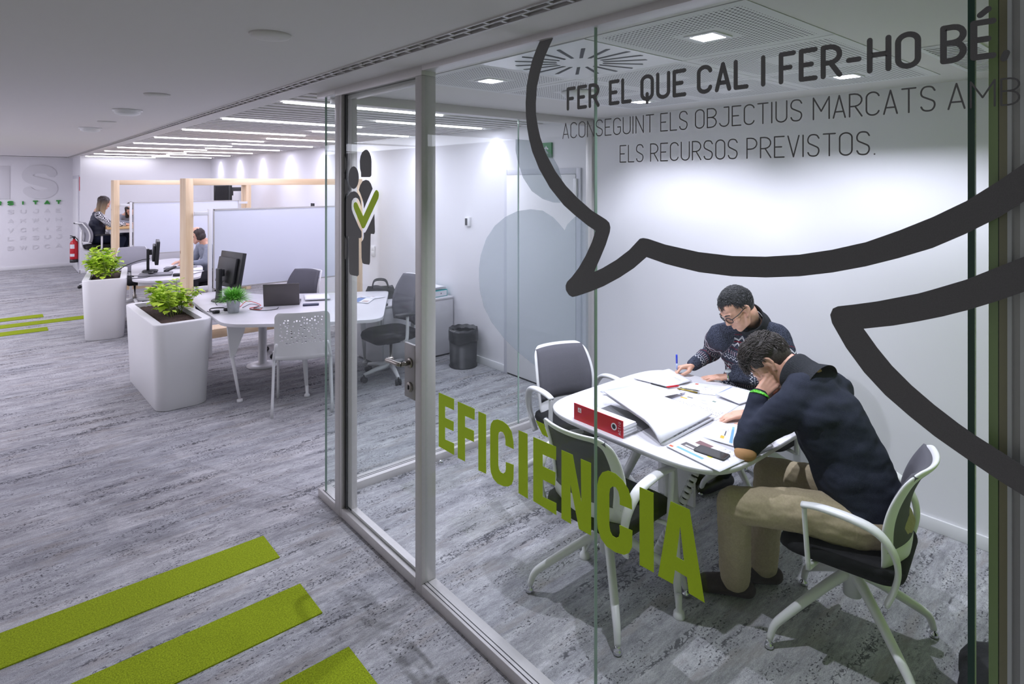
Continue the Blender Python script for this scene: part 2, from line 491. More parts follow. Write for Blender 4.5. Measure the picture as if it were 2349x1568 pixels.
# LED lines
LED = mat('led_diffuser', (255, 255, 255), 0.5, emit=(0.93, 0.93, 1.0, 9))
ordn = ['nearest', 'second', 'third', 'fourth', 'fifth', 'sixth', 'seventh', 'eighth', 'farthest']
for k in range(9):
    y = LED_Y0 + LED_DY * k
    o = MB().box(1.51, 2.80, y - 0.015, y + 0.015, 2.487, 2.52).build('led_line', LED)
    tag(o, 'glowing LED line starting at the corridor edge, %s from the glass room' % ordn[k], 'ceiling light', 'LED lines starting at the corridor edge')
    y2 = y + 0.77
    if y2 < 15.6:
        o = MB().box(2.62, 3.80, y2 - 0.015, y2 + 0.015, 2.487, 2.52).build('led_line', LED)
        tag(o, 'glowing LED line ending at the rear wall, %s from the glass room' % ordn[k], 'ceiling light', 'LED lines ending at the rear wall')
        o = empty('wall_spotlight', (3.88, y2, 2.5), 0, 'small wall-washing spot beside the rear wall, %s from the glass room' % ordn[k], 'spotlight', 'wall-washing spots')
        MB().lathe([(0.045, 0.03), (0.045, -0.012), (0.036, -0.012), (0.032, 0.02)], n=16, cap=False).build('rim', STW, o)
        MB().lathe([(0.0, 0.004), (0.033, 0.004), (0.033, 0.008), (0, 0.008)], n=16, cap=False).build('lamp', LED, o)

# perforated ceiling tiles
def tile_mat():
    m = bpy.data.materials.new('perforated_tile'); m.use_nodes = True
    nt = m.node_tree; N = nt.nodes; L = nt.links
    p = N['Principled BSDF']; p.inputs['Roughness'].default_value = 0.8
    tc = N.new('ShaderNodeTexCoord'); sep = N.new('ShaderNodeSeparateXYZ'); L.new(tc.outputs['Object'], sep.inputs[0])
    def ma(op, a, b=0.0, c=None):
        q = N.new('ShaderNodeMath'); q.operation = op
        for s, v in ((0, a), (1, b)) + (((2, c),) if c is not None else ()):
            if isinstance(v, (int, float)): q.inputs[s].default_value = v
            else: L.new(v, q.inputs[s])
        return q.outputs[0]
    PT = 0.0185
    dx = ma('SUBTRACT', ma('FRACT', ma('DIVIDE', sep.outputs[0], PT)), 0.5)
    dy = ma('SUBTRACT', ma('FRACT', ma('DIVIDE', sep.outputs[1], PT)), 0.5)
    r2 = ma('ADD', ma('MULTIPLY', dx, dx), ma('MULTIPLY', dy, dy))
    hole = ma('LESS_THAN', r2, 0.068)
    inx = ma('LESS_THAN', ma('ABSOLUTE', sep.outputs[0]), 0.285)
    iny = ma('LESS_THAN', ma('ABSOLUTE', sep.outputs[1]), 0.285)
    rr = ma('GREATER_THAN', ma('MAXIMUM', ma('ABSOLUTE', sep.outputs[0]), ma('ABSOLUTE', sep.outputs[1])), 0.1)
    f = ma('MULTIPLY', ma('MULTIPLY', hole, rr), ma('MULTIPLY', inx, iny))
    mx = N.new('ShaderNodeMix'); mx.data_type = 'RGBA'; L.new(f, mx.inputs[0])
    mx.inputs[6].default_value = srgb(222, 221, 222); mx.inputs[7].default_value = srgb(60, 60, 62)
    L.new(mx.outputs[2], p.inputs['Base Color'])
    return m
TILE = tile_mat()
HT = 0.3255
names = {(0, 0): 'near corner of the tile field by the glass', (0, 2): 'corner of the tile field by the side glass', (1, 0): 'front row, middle of the tile field',
         (1, 1): 'centre of the tile field', (1, 2): 'row by the side glass, holding the round sensor', (2, 0): 'corner by the rear wall and the air grille',
         (2, 1): 'middle tile along the rear wall', (2, 2): 'far corner by the rear wall and side glass'}
for i in range(3):
    for j in range(3):
        cx, cy = (TX[i] + TX[i + 1]) / 2, (TY[j] + TY[j + 1]) / 2
        if (i, j) == (0, 1):
            continue
        lit = (i in (0, 2) and j in (0, 2))
        m = MB()
        if lit:
            m.prism([(-HT, -HT), (HT, -HT), (HT, HT), (-HT, HT)], -0.012, 0.012, 'z', [[(-0.05, -0.05), (-0.05, 0.05), (0.05, 0.05), (0.05, -0.05)]])
        else:
            m.box(-HT, HT, -HT, HT, -0.012, 0.012)
        o = m.build('ceiling_tile', TILE, loc=(cx, cy, 2.51))
        tag(o, 'square perforated white ceiling tile, %s' % names[(i, j)], 'ceiling tile', 'perforated ceiling tiles')
        if lit:
            w = {(0, 0): 'nearest the glass front, above the text', (0, 2): 'left of the air diffuser, by the side glass', (2, 0): 'behind the bold word FER-HO', (2, 2): 'behind the letter Q'}[(i, j)]
            d = empty('recessed_downlight', (cx, cy, 2.498), 0, 'square glowing recessed downlight %s' % w, 'ceiling light', 'square downlights of the meeting room')
            MB().prism(rrect(-0.066, 0.066, -0.066, 0.066, 0.006, 2), -0.005, 0.0, 'z', [list(reversed(rrect(-0.048, 0.048, -0.048, 0.048, 0.004, 2)))]).build('trim', STW, d)
            q = MB()
            for s in (-1, 1):
                q.box(0.045 * s, 0.048 * s, -0.048, 0.048, 0, 0.058).box(-0.045, 0.045, 0.045 * s, 0.048 * s, 0, 0.058)
            q.build('reflector', STW, d)
            MB().box(-0.045, 0.045, -0.045, 0.045, 0.052, 0.058).build('lamp', mat('downlight_lamp', (255, 255, 255), 0.5, emit=(0.95, 0.95, 1.0, 14)), d)
# swirl air diffuser in the tile next to the glass
cx, cy = (TX[0] + TX[1]) / 2, (TY[1] + TY[2]) / 2
d = empty('air_diffuser', (cx, cy, 2.5), 0, 'square white ceiling diffuser with a sunburst of dark slots', 'air vent')
m = MB().box(-HT, HT, -HT, HT, -0.004, 0.01)
m.build('plate', mat('glossy_white_metal', (228, 228, 230), 0.18), d)
for k in range(18):
    a = 2 * PI * k / 18 + 0.1
    ca, sa = math.cos(a), math.sin(a)
    pt = lambda r, t: (r * ca - t * sa, r * sa + t * ca)
    MB().prism([pt(0.105, -0.007), pt(0.295, -0.009), pt(0.302, 0.008), pt(0.112, 0.008)], -0.0055, -0.0042, 'z').build('slot', ALU_D, d)
o = MB().lathe([(0.0, -0.045), (0.06, -0.042), (0.1, -0.03), (0.115, -0.012), (0.115, 0.0)], n=28).build('ceiling_sensor', PLW, loc=(2.72, 2.53, 2.497))
tag(o, 'round white dome sensor on the perforated tile behind FER', 'sensor')
# linear grille near the front glass
d = empty('air_grille', (3.3, 0.72, 2.5), 0, 'narrow ceiling grille with diagonal dark blades behind BÉ', 'air vent')
MB().prism([(-0.42, -0.11), (0.42, -0.11), (0.42, 0.09), (-0.42, 0.09)], -0.006, 0.0, 'z', [[(-0.4, -0.09), (-0.4, 0.07), (0.4, 0.07), (0.4, -0.09)]]).build('frame', STW, d)
MB().box(-0.4, 0.4, -0.09, 0.07, -0.002, 0.0).build('backing', ALU_D, d)
m = MB()
for k in range(21):
    x = -0.4 + 0.038 * k
    m.prism([(x, -0.09), (x + 0.018, -0.09), (x + 0.038, 0.07), (x + 0.02, 0.07)], -0.005, -0.001, 'z')
m.build('grille', STW, d)

# corridor ceiling fittings
def spot_cap(x, y, r, lab):
    o = MB().lathe([(r * 0.45, -0.016), (r * 0.9, -0.012), (r, 0.0)], n=28).build('round_ceiling_speaker', CEIL, loc=(x, y, 2.5))
    tag(o, lab, 'ceiling speaker', 'round caps flush with the corridor ceiling')
spot_cap(0.79, 2.305, 0.075, 'round white cap on the corridor ceiling, nearest the glass front')
spot_cap(0.79, 4.34, 0.075, 'round white cap on the corridor ceiling, beyond the smoke detector')
spot_cap(0.8, 6.6, 0.075, 'round white cap on the corridor ceiling, farthest of the three')
def detector(x, y, lab):
    d = empty('smoke_detector', (x, y, 2.5), 0, lab, 'smoke detector', 'smoke detectors')
    MB().lathe([(0.1, 0), (0.1, -0.012), (0.088, -0.014)], n=28).build('base', PLW, d)
    MB().lathe([(0.085, -0.014), (0.085, -0.03), (0.06, -0.042), (0.0, -0.043)], n=28, cap=False).build('head', PLW, d)
detector(0.79, 5.43, 'white smoke detector on the corridor ceiling, the nearer larger one')
detector(0.765, 7.476, 'white smoke detector on the corridor ceiling, the farther smaller one')
o = MB().box(0.1, 1.3, 16.6, 16.68, 2.494, 2.5).build('ceiling_slot', ALU_D)
tag(o, 'thin dark slot in the ceiling before the lettered wall', 'air vent')

# ---------------------------------------------------------------- glass front of the meeting room
GX = 1.558                                   # outer face of the panes
wf = empty('wall_front', kind='structure')
m = MB().box(1.54, 1.62, -1.3, 2.4475, 0.0, 0.05)
m.box(1.54, 1.62, 2.5055, 3.3105, 0.006, 0.056).box(1.54, 1.62, 3.4005, 3.64, 0.0, 0.05)
m.build('bottom_rail', ALU, wf, bevel=0.002)
MB().box(1.5535, 1.5565, -1.3, 2.448, 0.048, 0.0515).box(1.572, 1.575, -1.3, 2.448, 0.048, 0.0515).box(1.5535, 1.5565, 3.40, 3.6, 0.048, 0.0515).build('gasket', ALU_D, wf)
MB().box(1.54, 1.62, -1.3, 2.4475, 2.475, 2.52).box(1.54, 1.62, 2.448, 3.3995, 2.455, 2.52).box(1.54, 1.62, 3.40, 3.66, 2.47, 2.52).build('header', ALU, wf, bevel=0.002)
MB().box(1.54, 1.62, 2.448, 2.505, 0.0, 2.4548).build('post', ALU, wf, bevel=0.003)
MB().box(1.54, 1.585, 3.337, 3.40, 0.0, 2.455).box(1.54, 1.57, 3.311, 3.336, 0.0, 2.455).build('jamb', ALU, wf, bevel=0.003)
MB().box(1.56, 1.62, 3.285, 3.33, 0.0, 2.455).build('jamb_gasket', ALU_D, wf)
for (y0, y1) in ((1.3855, 2.447), (0.3435, 1.3805), (-1.3, 0.3305), (3.401, 3.5765)):
    MB().box(GX, GX + 0.012, y0, y1, 0.045, 2.478).build('glass_pane', GLASS, wf)
MB().box(GX, GX + 0.012, 1.3810, 1.3850, 0.05, 2.475).build('glass_joint', GEDGEL, wf)
m = MB().box(GX, GX + 0.012, 0.331, 0.3430, 0.05, 2.475)
m.build('glass_joint', GEDGE, wf)
MB().box(GX, GX + 0.012, 3.5765, 3.5805, 0.05, 2.47).build('glass_edge', GEDGEL, wf)
# glass door between post and jamb
dr = empty('door_1', kind='structure')
MB().box(1.556, 1.566, 2.507, 3.284, 0.062, 2.45).build('glass_leaf', GLASS, dr)
MB().box(1.566, 1.60, 3.232, 3.284, 0.062, 2.425).build('stile', ALU, dr, bevel=0.002)
MB().box(1.566, 1.60, 2.507, 3.284, 2.425, 2.45).build('top_rail', ALU, dr, bevel=0.002)
MB().box(1.566, 1.60, 2.507, 3.284, 0.062, 0.075).build('bottom_seal', ALU, dr)
lk = MB().box(1.540, 1.556, 2.507, 2.605, 0.90, 1.165).build('lock_case', mat('grey_lock_case', (150, 148, 146), 0.4, 0.3), dr, bevel=0.004)
h = MB().tube([(1.540, 2.55, 1.075), (1.49, 2.55, 1.075)] , 0.011, 12)
h.tube(bez([(1.49, 2.552, 1.075), (1.481, 2.57, 1.075), (1.48, 2.62, 1.075), (1.482, 2.67, 1.07), (1.495, 2.69, 1.066), (1.525, 2.692, 1.066)], 5), 0.011, 12)
h.lathe([(0.024, 0), (0.024, 0.006), (0.012, 0.007)], n=20)
b = len(h.v) - 60
h.xf(Matrix.Translation((1.540, 2.55, 1.075)) @ Matrix.Rotation(-PI / 2, 4, 'Y'), b)
h.build('handle', STEEL, lk)
c = MB().lathe([(0.024, 0), (0.024, 0.008), (0.018, 0.01), (0.0, 0.01)], n=20, cap=False)
c.xf(Matrix.Translation((1.540, 2.55, 0.958)) @ Matrix.Rotation(-PI / 2, 4, 'Y'))
cy_ = c.build('lock_cylinder', STEEL, lk)
MB().box(1.526, 1.531, 2.546, 2.554, 0.948, 0.968).build('keyhole', ALU_D, cy_)
MB().box(1.60, 1.612, 2.507, 2.605, 0.90, 1.165).build('lock_case', mat('grey_lock_case', (150, 148, 146), 0.4, 0.3), dr, bevel=0.004)

# ---------------------------------------------------------------- side glass partition between meeting room and desks
wp = empty('wall_side', kind='structure')
MB().box(1.62, 4.0, 3.55, 3.645, 0.0, 0.05).build('bottom_rail', ALU, wp, bevel=0.002)
MB().box(1.62, 4.0, 3.585, 3.589, 0.048, 0.0515).box(1.62, 4.0, 3.603, 3.607, 0.048, 0.0515).build('gasket', ALU_D, wp)
MB().box(1.62, 4.0, 3.55, 3.645, 2.44, 2.5).build('header', ALU, wp, bevel=0.002)
MB().box(3.975, 4.0, 3.56, 3.63, 0.05, 2.44).build('wall_profile', ALU, wp, bevel=0.002)
for (x0, x1) in ((1.572, 2.338), (2.345, 3.151), (3.158, 3.975)):
    MB().box(x0, x1, 3.59, 3.602, 0.045, 2.445).build('glass_pane', GLASS, wp)
for x in (2.3415, 3.1545):
    MB().box(x - 0.0033, x + 0.0033, 3.59, 3.602, 0.05, 2.44).build('glass_joint', GEDGEL, wp)
# right-hand partition, seen edge-on behind the last pane
wr = empty('wall_right', kind='structure')
GP = mat('green_tinted_panel', (148, 172, 108), 0.3, spec=0.8)
GP2 = mat('olive_tinted_panel', (150, 143, 108), 0.3, spec=0.8)
MB().box(1.60, 3.985, 0.300, 0.316, 0.0, 2.5).build('tinted_glass', GP, wr)
MB().box(1.60, 3.985, 0.284, 0.2985, 0.0, 2.5).build('tinted_glass', GP2, wr)
MB().box(1.603, 3.985, 0.2985, 0.300, 0.0, 2.5).build('joint', GEDGE, wr)
MB().box(1.595, 3.985, 0.277, 0.284, 0.0, 2.5).box(1.595, 3.985, 0.18, 0.2635, 0.0, 2.5).build('profile', STW, wr)
MB().box(1.606, 3.985, 0.2635, 0.277, 0.0, 2.5).build('groove', ALU, wr)
MB().box(3.975, 4.0, 0.318, 0.335, 0.0, 2.5).build('wall_profile', STW, wr)
# flush doors
d2 = empty('door_2', kind='structure')
FR = mat('door_frame_paint', (205, 205, 212), 0.5)
m = MB().box(3.982, 4.0, 3.70, 3.755, 0, 2.075).box(3.982, 4.0, 4.715, 4.765, 0, 2.075).box(3.982, 4.0, 3.7555, 4.7145, 2.02, 2.075)
m.build('frame', FR, d2, bevel=0.003)
MB().box(3.976, 3.997, 3.757, 4.713, 0.018, 2.018).build('leaf', STW, d2, bevel=0.002)
MB().box(3.988, 4.001, 3.757, 4.713, 0.0, 0.018).build('threshold_gap', ALU_D, d2)
MB().box(3.965, 3.982, 3.735, 3.775, 1.80, 1.98).build('hinge', STW, d2, bevel=0.003)
d3 = empty('door_3', kind='structure')
MB().box(1.425, 1.44, 15.97, 17.2, 0, 2.09).build('frame', FR, d3, bevel=0.003)
MB().box(1.418, 1.426, 16.05, 17.12, 0.01, 2.02).build('leaf', STW, d3, bevel=0.002)
h = MB().tube([(1.42, 16.14, 1.05), (1.37, 16.14, 1.05), (1.37, 16.28, 1.05)], 0.012, 8).build('handle', BLACKP, d3)

# inlaid lime carpet strips
def strip(x1, y0, y1, lab, g):
    o = MB().box(-1.6, x1, y0, y1, 0.0, 0.006).build('carpet_strip', GCARPET)
    tag(o, lab, 'carpet strip', g)
strip(1.136, 3.172, 3.422, 'lime green carpet strip in the foreground, farthest of the near three', 'near lime carpet strips')
strip(1.136, 2.638, 2.898, 'lime green carpet strip in the foreground, middle of the near three', 'near lime carpet strips')
strip(1.136, 2.115, 2.372, 'lime green carpet strip at the bottom edge, nearest of the near three', 'near lime carpet strips')
strip(0.574, 11.04, 11.29, 'lime green carpet strip down the corridor, farthest and short', 'far lime carpet strips')
strip(1.45, 10.52, 10.77, 'lime green carpet strip down the corridor running behind the far planter', 'far lime carpet strips')
strip(0.57, 10.0, 10.25, 'lime green carpet strip down the corridor, short one nearest the far planter', 'far lime carpet strips')
# ---- outlines of the vinyl on the glass front, metres: (y, z) on the pane
BUBBLE_1 = [(1.6203, 2.529), (1.6509, 2.4805), (1.6712, 2.4528), (1.6971, 2.409), (1.7138, 2.3656), (1.7273, 2.3163), (1.733, 2.253), (1.7313, 2.2015), (1.7238, 2.1536), (1.7138, 2.1147), (1.6961, 2.0658), (1.6573, 1.9987), (1.6009, 1.9292), (1.5291, 1.8668), (1.4718, 1.8316), (1.4169, 1.8016), (1.3777, 1.7839), (1.3953, 1.7429), (1.4221, 1.6966), (1.4549, 1.6507), (1.4886, 1.6141), (1.5115, 1.5947), (1.5197, 1.5792), (1.5174, 1.5627), (1.5029, 1.5481), (1.4859, 1.5436), (1.4661, 1.5492), (1.4008, 1.5745), (1.3431, 1.6001), (1.2736, 1.6378), (1.2163, 1.6744), (1.1664, 1.7146), (1.0955, 1.7006), (1.0439, 1.6947), (0.9809, 1.6883), (0.8764, 1.6886), (0.7812, 1.6967), (0.6936, 1.7102), (0.6131, 1.729), (0.5386, 1.7519), (0.4697, 1.7781), (0.4057, 1.8059), (0.346, 1.8408), (0.2902, 1.8783), (0.2511, 1.9115), (0.2049, 1.9601), (0.1679, 2.0132), (0.1923, 2.0559), (0.2176, 2.0212), (0.2511, 1.9868), (0.2902, 1.953), (0.346, 1.9093), (0.4057, 1.8732), (0.4697, 1.8402), (0.5386, 1.8086), (0.6131, 1.7847), (0.6936, 1.7652), (0.7812, 1.7519), (0.8764, 1.7448), (0.9809, 1.7465), (1.0955, 1.759), (1.1603, 1.7723), (1.1793, 1.7735), (1.1928, 1.77), (1.2065, 1.7572), (1.235, 1.7306), (1.2881, 1.6937), (1.3481, 1.6601), (1.3846, 1.6435), (1.3585, 1.6906), (1.3328, 1.7399), (1.3152, 1.784), (1.3127, 1.7997), (1.3178, 1.8148), (1.3304, 1.8239), (1.3953, 1.8527), (1.4605, 1.8936), (1.5174, 1.936), (1.5705, 1.9888), (1.6196, 2.0543), (1.6509, 2.1165), (1.664, 2.1578), (1.6748, 2.2046), (1.6755, 2.2474), (1.6692, 2.3094), (1.6528, 2.3573), (1.6297, 2.4087), (1.6028, 2.4486), (1.5768, 2.4833), (1.55, 2.5199)]
BUBBLE_2 = [(0.1986, 1.8403), (0.2511, 1.8015), (0.2902, 1.7781), (0.346, 1.7441), (0.4057, 1.7153), (0.4327, 1.7029), (0.5147, 1.6733), (0.563, 1.6588), (0.6008, 1.6485), (0.6122, 1.6412), (0.6184, 1.6249), (0.6141, 1.6056), (0.5822, 1.5523), (0.5425, 1.5025), (0.4976, 1.4605), (0.4485, 1.426), (0.4019, 1.3968), (0.3577, 1.3743), (0.3294, 1.3602), (0.2888, 1.3411), (0.2511, 1.3259), (0.1923, 1.3053), (0.1923, 1.362), (0.2511, 1.3845), (0.2888, 1.4027), (0.3294, 1.4216), (0.3577, 1.4369), (0.4019, 1.4646), (0.4453, 1.4964), (0.4843, 1.5314), (0.5147, 1.5663), (0.5432, 1.6047), (0.481, 1.6233), (0.4327, 1.6412), (0.3869, 1.6599), (0.3434, 1.6803), (0.2941, 1.7064), (0.2511, 1.7318), (0.1986, 1.7691)]
WORD = {'E0': [(2.3295, 0.9845), (2.2069, 0.9879), (2.2081, 0.9382), (2.2781, 0.9359), (2.2781, 0.8836), (2.2103, 0.8863), (2.2114, 0.8436), (2.2781, 0.8411), (2.2781, 0.7855), (2.2069, 0.7911), (2.2069, 0.7392), (2.3295, 0.7378)], 'F1': [(2.1795, 0.9845), (2.0564, 0.987), (2.0574, 0.9395), (2.1258, 0.9366), (2.1258, 0.889), (2.0615, 0.8921), (2.0615, 0.8448), (2.1258, 0.8408), (2.1258, 0.7394), (2.1795, 0.7365)], 'I2': [(2.0312, 0.9838), (1.9781, 0.9853), (1.9781, 0.74), (2.0312, 0.7353)], 'C3': [(1.8029, 0.9005), (1.8046, 0.9295), (1.816, 0.9657), (1.8398, 0.9841), (1.8712, 0.9902), (1.9033, 0.9877), (1.9313, 0.9758), (1.9455, 0.9579), (1.9512, 0.9354), (1.9512, 0.7867), (1.9474, 0.7584), (1.9313, 0.7376), (1.9033, 0.7275), (1.8667, 0.7309), (1.8353, 0.7417), (1.8151, 0.7579), (1.8046, 0.7818), (1.8029, 0.8392), (1.8514, 0.8336), (1.8514, 0.8047), (1.855, 0.7919), (1.8667, 0.7819), (1.8822, 0.7809), (1.8941, 0.7894), (1.8987, 0.8053), (1.8987, 0.9224), (1.895, 0.9364), (1.884, 0.9445), (1.8694, 0.9461), (1.8577, 0.9354), (1.8532, 0.9195), (1.8532, 0.8993)], 'I4': [(1.7745, 0.9843), (1.7216, 0.9858), (1.72, 0.7386), (1.7745, 0.7395)], 'E5': [(1.6898, 0.9849), (1.5674, 0.9882), (1.5674, 0.9393), (1.6382, 0.9362), (1.6382, 0.8921), (1.5703, 0.8941), (1.5726, 0.8444), (1.6382, 0.8426), (1.6382, 0.7791), (1.5659, 0.7839), (1.5659, 0.7404), (1.6898, 0.7424)], 'a5': [(1.6769, 1.0517), (1.632, 1.0511), (1.6081, 1.0083), (1.6398, 1.01)], 'N6': [(1.5401, 0.9858), (1.4843, 0.9876), (1.4428, 0.8359), (1.4462, 0.9865), (1.3979, 0.9884), (1.3979, 0.7401), (1.4545, 0.7388), (1.4963, 0.8811), (1.492, 0.7394), (1.5401, 0.7396)], 'C7': [(1.2227, 0.901), (1.225, 0.9324), (1.2378, 0.96), (1.2614, 0.9814), (1.2915, 0.9916), (1.3223, 0.99), (1.3475, 0.9751), (1.3634, 0.9507), (1.3699, 0.9239), (1.3712, 0.8107), (1.3679, 0.7778), (1.3538, 0.7499), (1.3285, 0.7346), (1.2915, 0.7325), (1.2555, 0.7408), (1.2349, 0.7564), (1.2233, 0.7803), (1.2215, 0.8343), (1.2746, 0.8301), (1.2734, 0.8047), (1.2776, 0.7896), (1.2885, 0.7814), (1.3037, 0.7818), (1.313, 0.7921), (1.3173, 0.8094), (1.3173, 0.915), (1.3142, 0.933), (1.3037, 0.9442), (1.2903, 0.9469), (1.2794, 0.9369), (1.2734, 0.918), (1.2734, 0.8967)], 'I8': [(1.1936, 0.9852), (1.14, 0.9864), (1.1389, 0.7401), (1.1936, 0.7381)], 'A9': [(1.0778, 0.9857), (1.0118, 0.9874), (0.9623, 0.7395), (1.0147, 0.7404), (1.0211, 0.784), (1.0625, 0.7852), (1.0696, 0.7396), (1.1233, 0.7379)]}
WORD_A_HOLE = [(1.0443, 0.9245), (1.0309, 0.8275), (1.0574, 0.828)]
ICON = {'head left': [(3.3513, 2.1213), (3.3305, 2.1201), (3.3021, 2.1075), (3.2829, 2.0845), (3.2751, 2.0569), (3.2829, 2.0246), (3.3021, 2.0024), (3.3305, 1.9912), (3.3513, 1.9903)], 'body left': [(3.3513, 1.9777), (3.3248, 1.9775), (3.2964, 1.9699), (3.274, 1.9524), (3.2462, 1.9078), (3.2796, 1.8851), (3.2987, 1.8598), (3.3077, 1.8296), (3.3077, 1.6592), (3.3021, 1.6395), (3.2874, 1.6256), (3.2717, 1.6167), (3.274, 1.5171), (3.2852, 1.5035), (3.3513, 1.4997)], 'head front': [(3.1226, 1.9739), (3.1257, 1.9545), (3.1346, 1.9368), (3.1486, 1.9228), (3.1664, 1.9136), (3.1862, 1.9103), (3.2063, 1.9133), (3.2245, 1.9223), (3.2391, 1.9365), (3.2485, 1.9546), (3.2517, 1.9746), (3.2485, 1.9946), (3.2391, 2.0126), (3.2245, 2.0266), (3.2063, 2.0355), (3.1862, 2.0382), (3.1664, 2.0347), (3.1486, 2.0254), (3.1346, 2.0111), (3.1257, 1.9934)], 'body front': [(3.183, 1.8972), (3.2242, 1.8908), (3.2573, 1.8706), (3.2762, 1.8453), (3.2829, 1.8203), (3.2829, 1.6408), (3.2684, 1.6368), (3.2462, 1.6359), (3.244, 1.4358), (3.2319, 1.4224), (3.2078, 1.4203), (3.1383, 1.4221), (3.1226, 1.4326), (3.1226, 1.6371), (3.1018, 1.6376), (3.0894, 1.6466), (3.0894, 1.6753), (3.1226, 1.6997), (3.1542, 1.7318), (3.1916, 1.7691), (3.21, 1.7929), (3.2144, 1.8173), (3.2078, 1.842), (3.1862, 1.8571), (3.1595, 1.8616), (3.131, 1.8559), (3.1122, 1.8395), (3.0914, 1.8137), (3.0966, 1.8446), (3.1122, 1.8683), (3.1383, 1.8871), (3.1627, 1.895)], 'head right': [(3.109, 2.041), (3.1111, 2.0651), (3.1018, 2.0935), (3.0811, 2.1143), (3.0455, 2.1267), (3.0204, 2.1248), (2.9956, 2.1088), (2.9789, 2.0849), (2.973, 2.0615), (2.975, 1.9848), (2.9907, 1.976), (3.0945, 1.9767), (3.0966, 2.0025), (3.107, 2.0218)], 'body right a': [(3.0385, 1.9617), (3.0055, 1.9569), (2.9808, 1.9406), (2.9613, 1.9137), (3.0607, 1.8028), (3.0658, 1.8311), (3.0791, 1.8546), (3.1018, 1.8828), (3.1226, 1.9042), (3.107, 1.9307), (3.076, 1.9546)], 'body right b': [(2.942, 1.7791), (2.9352, 1.6825), (2.9449, 1.6704), (2.9808, 1.6704), (2.9838, 1.6608), (2.9907, 1.5156), (3.0005, 1.5006), (3.0607, 1.4991), (3.0811, 1.5042), (3.0894, 1.5296), (3.0914, 1.6178), (3.0709, 1.6312), (3.0627, 1.6461), (3.0638, 1.6697), (3.0455, 1.6733), (3.0254, 1.691)]}
ICON_CHECK = [(3.1595, 1.8373), (3.1436, 1.8314), (3.0689, 1.7607), (2.942, 1.8945), (2.9276, 1.9048), (2.9133, 1.9077), (2.8944, 1.8951), (2.8915, 1.8814), (2.8972, 1.8631), (3.0506, 1.7013), (3.0658, 1.6934), (3.0832, 1.6947), (3.1776, 1.794), (3.1884, 1.8132), (3.183, 1.8304)]
FROST_DISC = [(3.1203, 2.2847), (3.2494, 2.2837), (3.3588, 2.2639), (3.4222, 2.231), (3.5116, 2.1767), (3.5929, 2.0737), (3.6342, 1.9719), (3.6446, 1.8658), (3.6187, 1.7748), (3.5318, 1.7804), (3.4123, 1.8115), (3.2918, 1.8766), (3.1981, 1.9845), (3.1476, 2.094), (3.1203, 2.1959)]
FROST_HEART = [(2.7587, 1.2261), (2.7669, 1.1424), (2.804, 1.0129), (2.8794, 0.8849), (3.0119, 0.7319), (3.1476, 0.6095), (3.328, 0.4675), (3.4916, 0.3527), (3.6707, 0.2125), (3.875, 0.318), (3.9586, 0.3467), (3.9586, 1.672), (3.875, 1.6711), (3.7931, 1.6515), (3.7017, 1.5904), (3.6655, 1.5425), (3.5981, 1.6043), (3.5318, 1.6577), (3.4109, 1.7156), (3.2823, 1.7307), (3.1412, 1.7208), (3.0132, 1.6791), (2.9092, 1.615), (2.8248, 1.5207), (2.7751, 1.4033), (2.7587, 1.3072)]
LINES = [[('FER', 1.5141, 1.3596), ('EL', 1.3196, 1.2243), ('QUE', 1.1903, 1.023), ('CAL', 0.988, 0.829), ('I', 0.7944, 0.7805), ('FER', 0.7464, 0.5903), ('-', 0.5824, 0.5478), ('HO', 0.5365, 0.4268), ('BÉ,', 0.3919, 0.2728)], [('ACONSEGUINT', 1.5352, 1.1379), ('ELS', 1.1153, 1.0177), ('OBJECTIUS', 0.9942, 0.6848), ('MARCATS', 0.6601, 0.3991), ('AMB', 0.3785, 0.2567)], [('ELS', 1.2736, 1.1773), ('RECURSOS', 1.1531, 0.8598), ('PREVISTOS.', 0.8354, 0.5172)]]
# ================================================================ vinyl on the glass
TH = 0.0006
def decal(name, pts, m, parent=None, holes=(), x=GX):
    return MB().prism(pts, x - TH, x - 0.0001, 'x', holes).build(name, m, parent)
o = decal('speech_bubble_sticker', BUBBLE_1, VDARK); tag(o, 'large charcoal speech bubble outline with a tail, round the text', 'window sticker')
o = decal('speech_bubble_sticker', BUBBLE_2, VDARK); tag(o, 'charcoal speech bubble tip outline cut by the frame edge, behind the seated man in navy', 'window sticker')
wd = empty('window_lettering', label='lime green word EFICIÈNCIA on the glass front', cat='window lettering')
for k in ['E0', 'F1', 'I2', 'C3', 'I4', 'E5', 'N6', 'C7', 'I8', 'A9']:
    mb = MB().prism(WORD[k], GX - TH, GX - 0.0001, 'x', [WORD_A_HOLE] if k == 'A9' else ())
    if k == 'E5': mb.prism(WORD['a5'], GX - TH, GX - 0.0001, 'x')
    mb.build('letter', VGREEN, wd)
ic = empty('people_sticker', label='charcoal sticker of three standing people with a lime tick on the glass door', cat='window sticker')
for k, p in ICON.items():
    decal('head' if k.startswith('head') else 'figure', p, VDARK, ic, x=1.556)
decal('tick', ICON_CHECK, VGREEN, ic, x=1.556)
for nm, pts, lab in (('frosted_disc', FROST_DISC, 'pale frosted rounded shape near the top of the side glass'), ('frosted_heart', FROST_HEART, 'large pale frosted heart on the side glass partition')):
    o = MB().prism(pts, 3.588, 3.5895, 'y').build(nm, FROST); tag(o, lab, 'window sticker')

